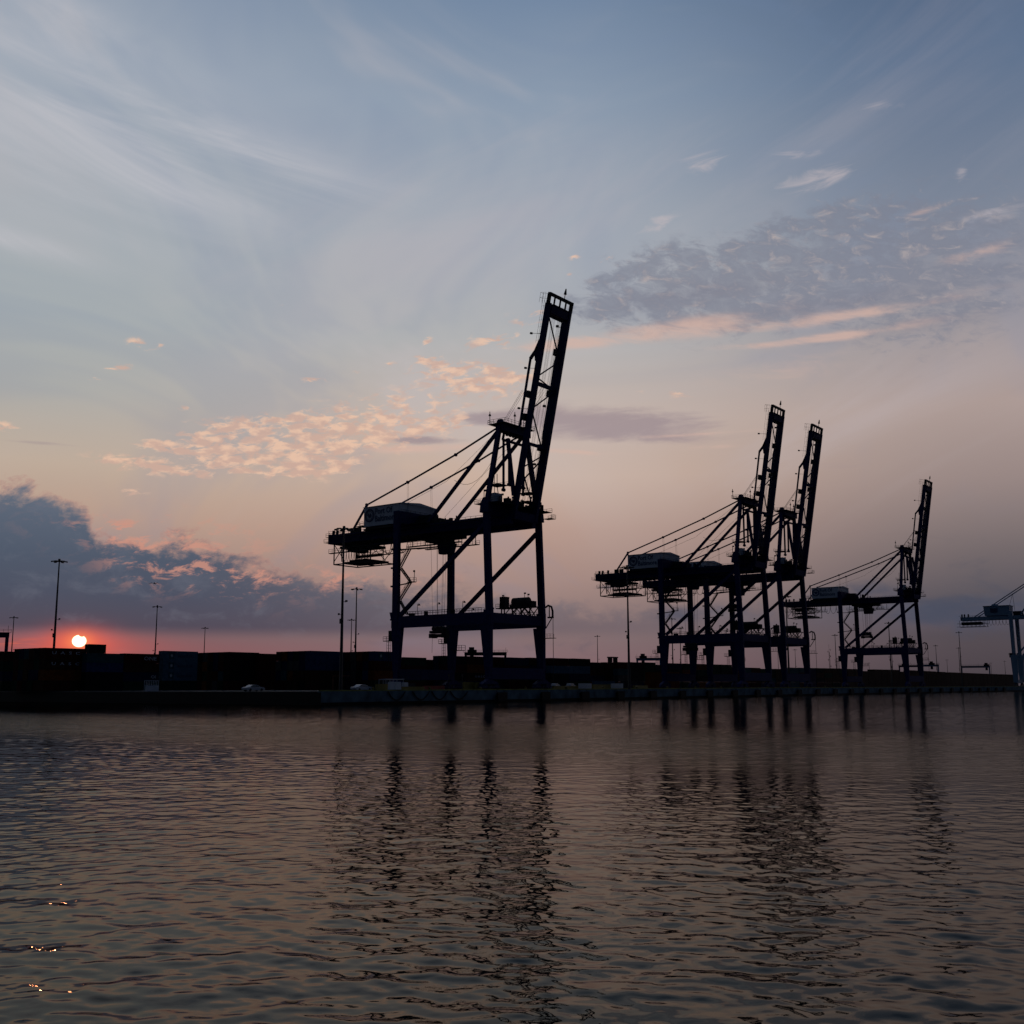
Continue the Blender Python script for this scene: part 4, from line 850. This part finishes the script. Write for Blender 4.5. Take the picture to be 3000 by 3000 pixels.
# ------------------------------------------------------------------ pale crane at the right edge
def pale_crane():
    t = thing('quay_crane', 'pale blue white container crane cut by the right edge of the photo', 'crane', QW(-3, 233.29 + 708))
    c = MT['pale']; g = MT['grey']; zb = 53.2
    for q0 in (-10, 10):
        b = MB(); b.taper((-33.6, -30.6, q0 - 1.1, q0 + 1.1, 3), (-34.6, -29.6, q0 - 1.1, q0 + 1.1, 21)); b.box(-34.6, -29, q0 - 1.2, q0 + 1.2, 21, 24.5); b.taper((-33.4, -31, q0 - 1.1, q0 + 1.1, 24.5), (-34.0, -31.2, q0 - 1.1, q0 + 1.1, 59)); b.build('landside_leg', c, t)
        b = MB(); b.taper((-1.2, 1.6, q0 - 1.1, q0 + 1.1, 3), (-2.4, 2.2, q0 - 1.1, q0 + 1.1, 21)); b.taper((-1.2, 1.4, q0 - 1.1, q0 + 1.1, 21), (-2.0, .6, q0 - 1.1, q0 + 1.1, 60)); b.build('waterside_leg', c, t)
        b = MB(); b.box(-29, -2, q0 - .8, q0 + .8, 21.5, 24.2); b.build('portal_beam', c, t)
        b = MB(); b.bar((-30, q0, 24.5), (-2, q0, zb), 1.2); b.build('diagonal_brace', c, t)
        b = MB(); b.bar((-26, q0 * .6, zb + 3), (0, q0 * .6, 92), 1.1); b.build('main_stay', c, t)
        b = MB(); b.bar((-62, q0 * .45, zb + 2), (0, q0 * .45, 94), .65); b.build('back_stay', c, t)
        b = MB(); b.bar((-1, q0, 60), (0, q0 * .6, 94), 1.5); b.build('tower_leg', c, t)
    for x in (-32.2, .2): b = MB(); b.box(x - .9, x + .9, -9, 9, 2.4, 5.2); b.build('sill_beam', c, t)
    for x in (-32.2, .2):
        for q0 in (-10, 10):
            b = MB(); b.taper((x - .7, x + .7, q0 - 4, q0 + 4, .5), (x - .6, x + .6, q0 - 1.2, q0 + 1.2, 2.9)); b.build('bogie', g, t)
    b = MB()
    for q0 in (-4.5, 4.5): b.box(-72, 60, q0 - .8, q0 + .8, zb - .2, zb + 2.6)
    b.box(-72, -70.5, -5.3, 5.3, zb - .3, zb + 2.8)
    for x in range(-68, 60, 8): b.box(x, x + .8, -3.7, 3.7, zb + .4, zb + 1.6)
    b.build('trolley_girder', c, t)
    b = MB(); b.taper((-53, -34.5, -6, 6, zb + 3), (-53.5, -34, -6.4, 6.4, zb + 10.5)); h = b.build('machinery_house', c, t)
    b = MB(); b.box(-54, -33.5, -6.8, 6.8, zb + 10.52, zb + 10.9); b.box(-48, -44, -2, 2, zb + 10.9, zb + 12.4); b.build('roof', c, h)
    b = MB(); b.box(-48.5, -43, -6.45, -6.2, zb + 5.5, zb + 8.8); b.build('emblem_panel', MT['letter'], h)
    b = MB()
    for q0 in (-4.6, 4.6):
        for x in np.arange(-73, -53, 3.2): b.bar((x, q0, zb), (x, q0, zb - 5.2), .25)
        for z in (-5.2, -2.6): b.bar((-75, q0, zb + z), (-53, q0, zb + z), .3)
    b.box(-72, -57, -3.5, 3.5, zb - 3.6, zb - 1.4); b.build('maintenance_cage', g, t)
    b = MB()
    for k in range(8):
        x0 = -52.5 + k * 2.55; b.tube([(x0 + 2.55 * (1 - math.cos(a)) / 2, -5.6, zb - .2 - 4.6 * math.sin(a)) for a in np.linspace(0, math.pi, 9)], .12, 5)
    b.build('festoon_cable', g, t)
    b = MB(); b.rail([(-73, -5.6, zb + 2.6), (-54, -5.6, zb + 2.6)], post=2, w=.1)
    for x in (-71, -69, -66): b.tube([(x, -4, zb + 2.6), (x, -4, zb + 5)], .6, 8)
    b.bar((-34, -5, zb + 10), (-31, -5, zb + 20), .2); b.bar((-31, -5, zb + 20), (-30, -5, zb + 3), .2); b.box(-32, -26, -4, 4, zb + 2.7, zb + 6); b.build('deck_gear', g, t)
    b = MB(); b.box(-35.5, -33.5, -11, -9, 22.5, 26); b.build('junction_box', g, t)
    b = MB(); b.rail([(-36, -11.5, 24.6), (-29, -11.5, 24.6)], post=1.4, w=.12); b.build('railing', g, t)
    b = MB()
    for k in range(7):
        z = 26 + k * 3.8; b.bar((-30, -5 + (k % 2) * 6, z), (-30, 1 - (k % 2) * 6, z + 3.8), .35); b.box(-30.3, -29.7, -5.6 if k % 2 else .6, -4.6 if k % 2 else 1.6, z + 3.5, z + 3.7)
    b.build('stair_flight', g, t)
    b = MB(); b.box(-20, -8, -4, 4, 38, 41.5); b.box(-18, -10, -3, 3, 41.5, 43.0); b.build('spreader_head', g, t)
    b = MB()
    for x in (-17, -11):
        for y in (-2.5, 2.5): b.tube([(x, y, 43), (x, y, zb)], .08, 4)
    b.build('hoist_rope', MT['rope'], t)
    return t
pale_crane()

# ------------------------------------------------------------------ small things on the quay
def car(pw, uu, label, m, heading=math.pi / 2, kind='sedan'):
    t = thing('parked_car', label, 'car', QW(pw, uu), RZ + heading, 'cars parked on the quay'); L, w = 5.3, .93
    if kind == 'sedan':
        prof = [(-2.65, .42), (-2.68, .72), (-2.55, .92), (-1.75, .98), (-1.15, 1.38), (-.75, 1.46), (.3, 1.47), (.65, 1.40), (1.25, 1.0), (2.3, .88), (2.62, .72), (2.68, .42), (2.55, .28), (-2.5, .28)]
        glass = [(-1.55, 1.0), (-1.08, 1.36), (.32, 1.40), (.6, 1.36), (1.08, 1.0)]
    else:
        prof = [(-2.75, .5), (-2.75, 1.05), (-.75, 1.08), (-.7, 1.62), (-.5, 1.78), (.7, 1.78), (1.0, 1.65), (1.5, 1.15), (2.6, 1.05), (2.8, .8), (2.8, .45), (-2.6, .4)]
        glass = [(-.55, 1.15), (-.5, 1.62), (.75, 1.66), (1.3, 1.15)]
    b = MB(); n = len(prof)
    def yy(z): return w - max(0, (z - .95)) * .32
    b.poly([(x, -yy(z), z) for x, z in prof] + [(x, yy(z), z) for x, z in prof], [tuple(range(n)), tuple(reversed(range(n, 2 * n)))] + [(i, i + n, (i + 1) % n + n, (i + 1) % n) for i in range(n)])
    body = b.build('body', m, t)
    b = MB()
    for s in (-1, 1):
        k = len(glass); vs = [(x, s * (yy(z) + .012), z) for x, z in glass]; b.poly(vs, [tuple(range(k)) if s < 0 else tuple(reversed(range(k)))])
    b.poly([(glass[-1][0] + .12, -w * .82, 1.03), (glass[-1][0] + .12, w * .82, 1.03), (glass[-2][0] + .08, w * .72, glass[-2][1] + .02), (glass[-2][0] + .08, -w * .72, glass[-2][1] + .02)], [(0, 1, 2, 3)])
    b.build('window', MT['glass'], body)
    for x in (-1.6, 1.65):
        for s in (-1, 1): b = MB(); b.disc((x, s * .86, .33), (0, 1, 0), .33, .2, 16); wv = b.build('wheel', MT['tyre'], t); b = MB(); b.disc((x, s * .965, .33), (0, 1, 0), .19, .02, 10); b.build('rim', MT['galv'], wv)
    for s in (-1, 1): b = MB(); b.box(2.6, 2.7, s * .72 - .16, s * .72 + .16, .6, .74); b.build('headlight', MT['glass'], t)
    return t
car(-7, 180.0, 'white sedan parked broadside on the quay left of the nearest crane', MT['carwhite'])
car(-22, 206.5, 'white car half hidden behind low barriers between nearest crane legs', MT['carwhite'])
car(-16, u_at(1625, 16), 'grey pickup, left one of two parked right of the nearest crane', MT['carwhite'], kind='pickup')
car(-16, u_at(1670, 16), 'grey pickup, right one of two parked right of the nearest crane', MT['carwhite'], kind='pickup')
car(-30, u_at(690, 60) if False else 168, 'white car low behind the quay end, left of the white sedan', MT['carwhite'], kind='sedan')
# shelter buggy
t = thing('tool_shelter', 'open white framed shelter with slatted roof beside the nearest crane leg', 'shelter', QW(-9, 191.8)); b = MB()
for y in (-3.1, -1.7, -.4, .9, 3.1):
    for x in (-1, 1): b.bar((x, y, 0), (x, y, 2.6), .09)
b.build('frame', MT['carwhite'], t); b = MB()
for y in np.arange(-3.1, 3.2, .45): b.bar((-1.1, y, 2.62), (1.1, y + .15, 2.72), .16)
b.bar((-1, -3.1, 2.6), (-1, 3.1, 2.6), .1); b.bar((1, -3.1, 2.6), (1, 3.1, 2.6), .1); b.build('slatted_roof', MT['carwhite'], t)
def crate(pw, uu, w, h, m, label, name='barrier_block', cat='barrier', group='low blocks along the quay edge'):
    b = MB(); b.taper((-.4, .4, -w / 2, w / 2, 0), (-.34, .34, -w / 2 + .04, w / 2 - .04, h)); b.box(-.3, .3, -w / 2 + .1, w / 2 - .1, h, h + .06)
    o = b.build(name, m); at(o, QW(pw, uu)); return tag(o, label, cat, group)
crate(-2.4, u_at(1146, 2.4), 1.5, 2.0, MT['white'], 'tall white block, left of the shelter by the nearest crane', 'utility_box', 'box', 'pale utility boxes by the shelter')
crate(-2.4, u_at(1164, 2.4), 1.8, 2.0, MT['white'], 'tall white block in front of the shelter by the nearest crane', 'utility_box', 'box', 'pale utility boxes by the shelter')
crate(-6, u_at(1186, 6), 1.6, 1.9, MT['white'], 'white block under the right part of the shelter', 'utility_box', 'box', 'pale utility boxes by the shelter')
crate(-6, u_at(1206, 6), 1.9, 1.7, MT['grey'], 'grey block right of the shelter', 'utility_box', 'box', 'pale utility boxes by the shelter')
for x0, x1, pw, h, mm, lab in ((1102, 1138, 5, 1.5, 'yellow', 'yellow low skip between the white sedan and the shelter'), (1170, 1240, 4, .9, 'yellow', 'long yellow barrier in front of the shelter'), (1358, 1385, 5, 2.0, 'yellow', 'yellow box standing left of the waterside leg'),
                           (1390, 1410, 4, 1.9, 'yellow', 'yellow box beside the waterside leg of the nearest crane'), (1620, 1692, 5, 1.0, 'yellow', 'long yellow barrier before the two pickups'), (1735, 1792, 5, 1.4, 'yellow', 'long yellow barrier before the pale blue container'), (1857, 1896, 5, 1.1, 'yellow', 'yellow barrier under the back of the second crane'),
                           (1240, 1300, 8, 1.1, 'red', 'long dull red barrier between the legs of the nearest crane')):
    crate(-pw, (u_at(x0, pw) + u_at(x1, pw)) / 2, u_at(x1, pw) - u_at(x0, pw), h, MT[mm], lab)
# railing panel of white slats
t = thing('slat_fence', 'low white slatted fence on the quay, left one of two', 'fence', QW(-4, (u_at(1695, 4) + u_at(1733, 4)) / 2)); w = (u_at(1733, 4) - u_at(1695, 4)) / 2
b = MB()
for y in np.arange(-w, w, .35): b.box(-.04, .04, y, y + .2, .1, 1.7)
b.box(-.06, .06, -w, w, 1.6, 1.75); b.build('slats', MT['white'], t)
t2 = copy_tree(t); t2.location = QW(-4, u_at(1808, 4)); t2['label'] = 'low white slatted fence on the quay, right one of two'
# bollards
bp = thing('bollard', '', 'bollard', (0, 0, 0), RZ, 'mooring bollards on the quay edge')
b = MB(); b.tube([(0, 0, 0), (0, 0, .5)], .28, 12, .22); b.build('stem', MT['yellow'], bp); b = MB(); b.tube([(0, -.1, .5), (0, .1, .68)], .38, 12, .3); b.build('cap', MT['yellow'], bp)
for k in range(16):
    o = bp if k == 0 else copy_tree(bp); o.location = QW(-1.5, 178 + 19.1 * k, QH + .02); o['label'] = 'yellowish mooring bollard on the quay edge, %s from the left' % ORD[k]
# thin posts on the apron
pp = thing('marker_post', '', 'post', (0, 0, 0), RZ, 'thin upright posts along the apron'); b = MB(); b.tube([(0, 0, 0), (0, 0, 3.4)], .07, 8); b.build('pole', MT['galv'], pp); b = MB(); b.box(-.12, .12, -.15, .15, 3.4, 3.9); b.build('cap_lamp', MT['lamp'], pp)
for k, x in enumerate((1315, 1354, 1456, 1582, 1827)):
    o = pp if k == 0 else copy_tree(pp); o.location = QW(-3.2, u_at(x, 3.2)); o['label'] = 'thin upright post on the apron, %s from the left' % ORD[k]
# rusty goal-like frame left of the sedan
t = thing('goal_frame', 'thin steel goal frame standing left of and behind the white sedan', 'steel frame', QW(-14, (u_at(975, 14) + u_at(1024, 14)) / 2)); w = (u_at(1024, 14) - u_at(975, 14)) / 2
b = MB()
for y in (-w, 0): b.bar((0, y, 0), (0, y, 3.4), .14)
b.build('post', MT['rust'], t); b = MB(); b.bar((0, -w, 3.45), (0, w, 3.45), .14); b.build('crossbar', MT['rust'], t)
# graffiti-like pale crates on the left shore
for x0, x1, y0_, sbk, lab, nm in ((332, 376, 1981, 62, 'white wire cage pallet on the left shore below the containers', 'wire_cage'),):
    P = hit((x0 + x1) / 2, 2010, NV, QN + sbk)
    t = thing(nm, lab, 'cage', QW(-sbk, max(U0 + 2, float(P @ UV)))); b = MB()
    for y in np.arange(-2, 2.01, .5): b.box(-.05, .05, y - .03, y + .03, 0, 2.6)
    for z in (.1, 1.3, 2.55): b.box(-.06, .06, -2, 2, z, z + .1)
    b.build('wire_panel', MT['white'], t); b = MB(); b.box(.1, .9, -1.8, 1.5, 0, 1.3); b.build('load', MT['white'], t)
# bird
P = CAM + ray(453, 1710) * 120
t = thing('gull', 'dark bird gliding above the light mast left of the nearest crane', 'bird', tuple(P), 0)
b = MB(); b.tube([(0, -.28, 0), (0, -.12, .02), (0, .1, .01), (0, .3, -.02)], .05, 8, .03); b.tube([(0, -.14, .04), (0, -.05, .12)], .06, 8, .04)
bd = b.build('body', MT['bird'], t)
for s in (-1, 1):
    b = MB(); vs = [(s * .04, -.12, .03), (s * .32, -.16, .10), (s * .68, -.02, -.04), (s * .34, .06, .08), (s * .04, .12, .03)]
    b.poly(vs + [(x, y, z - .015) for x, y, z in vs], [(0, 1, 2, 3, 4), (9, 8, 7, 6, 5)] + [(i, i + 5, (i + 1) % 5 + 5, (i + 1) % 5) for i in range(5)]); b.build('wing', MT['bird'], t)
print('containers', NCONT[0])
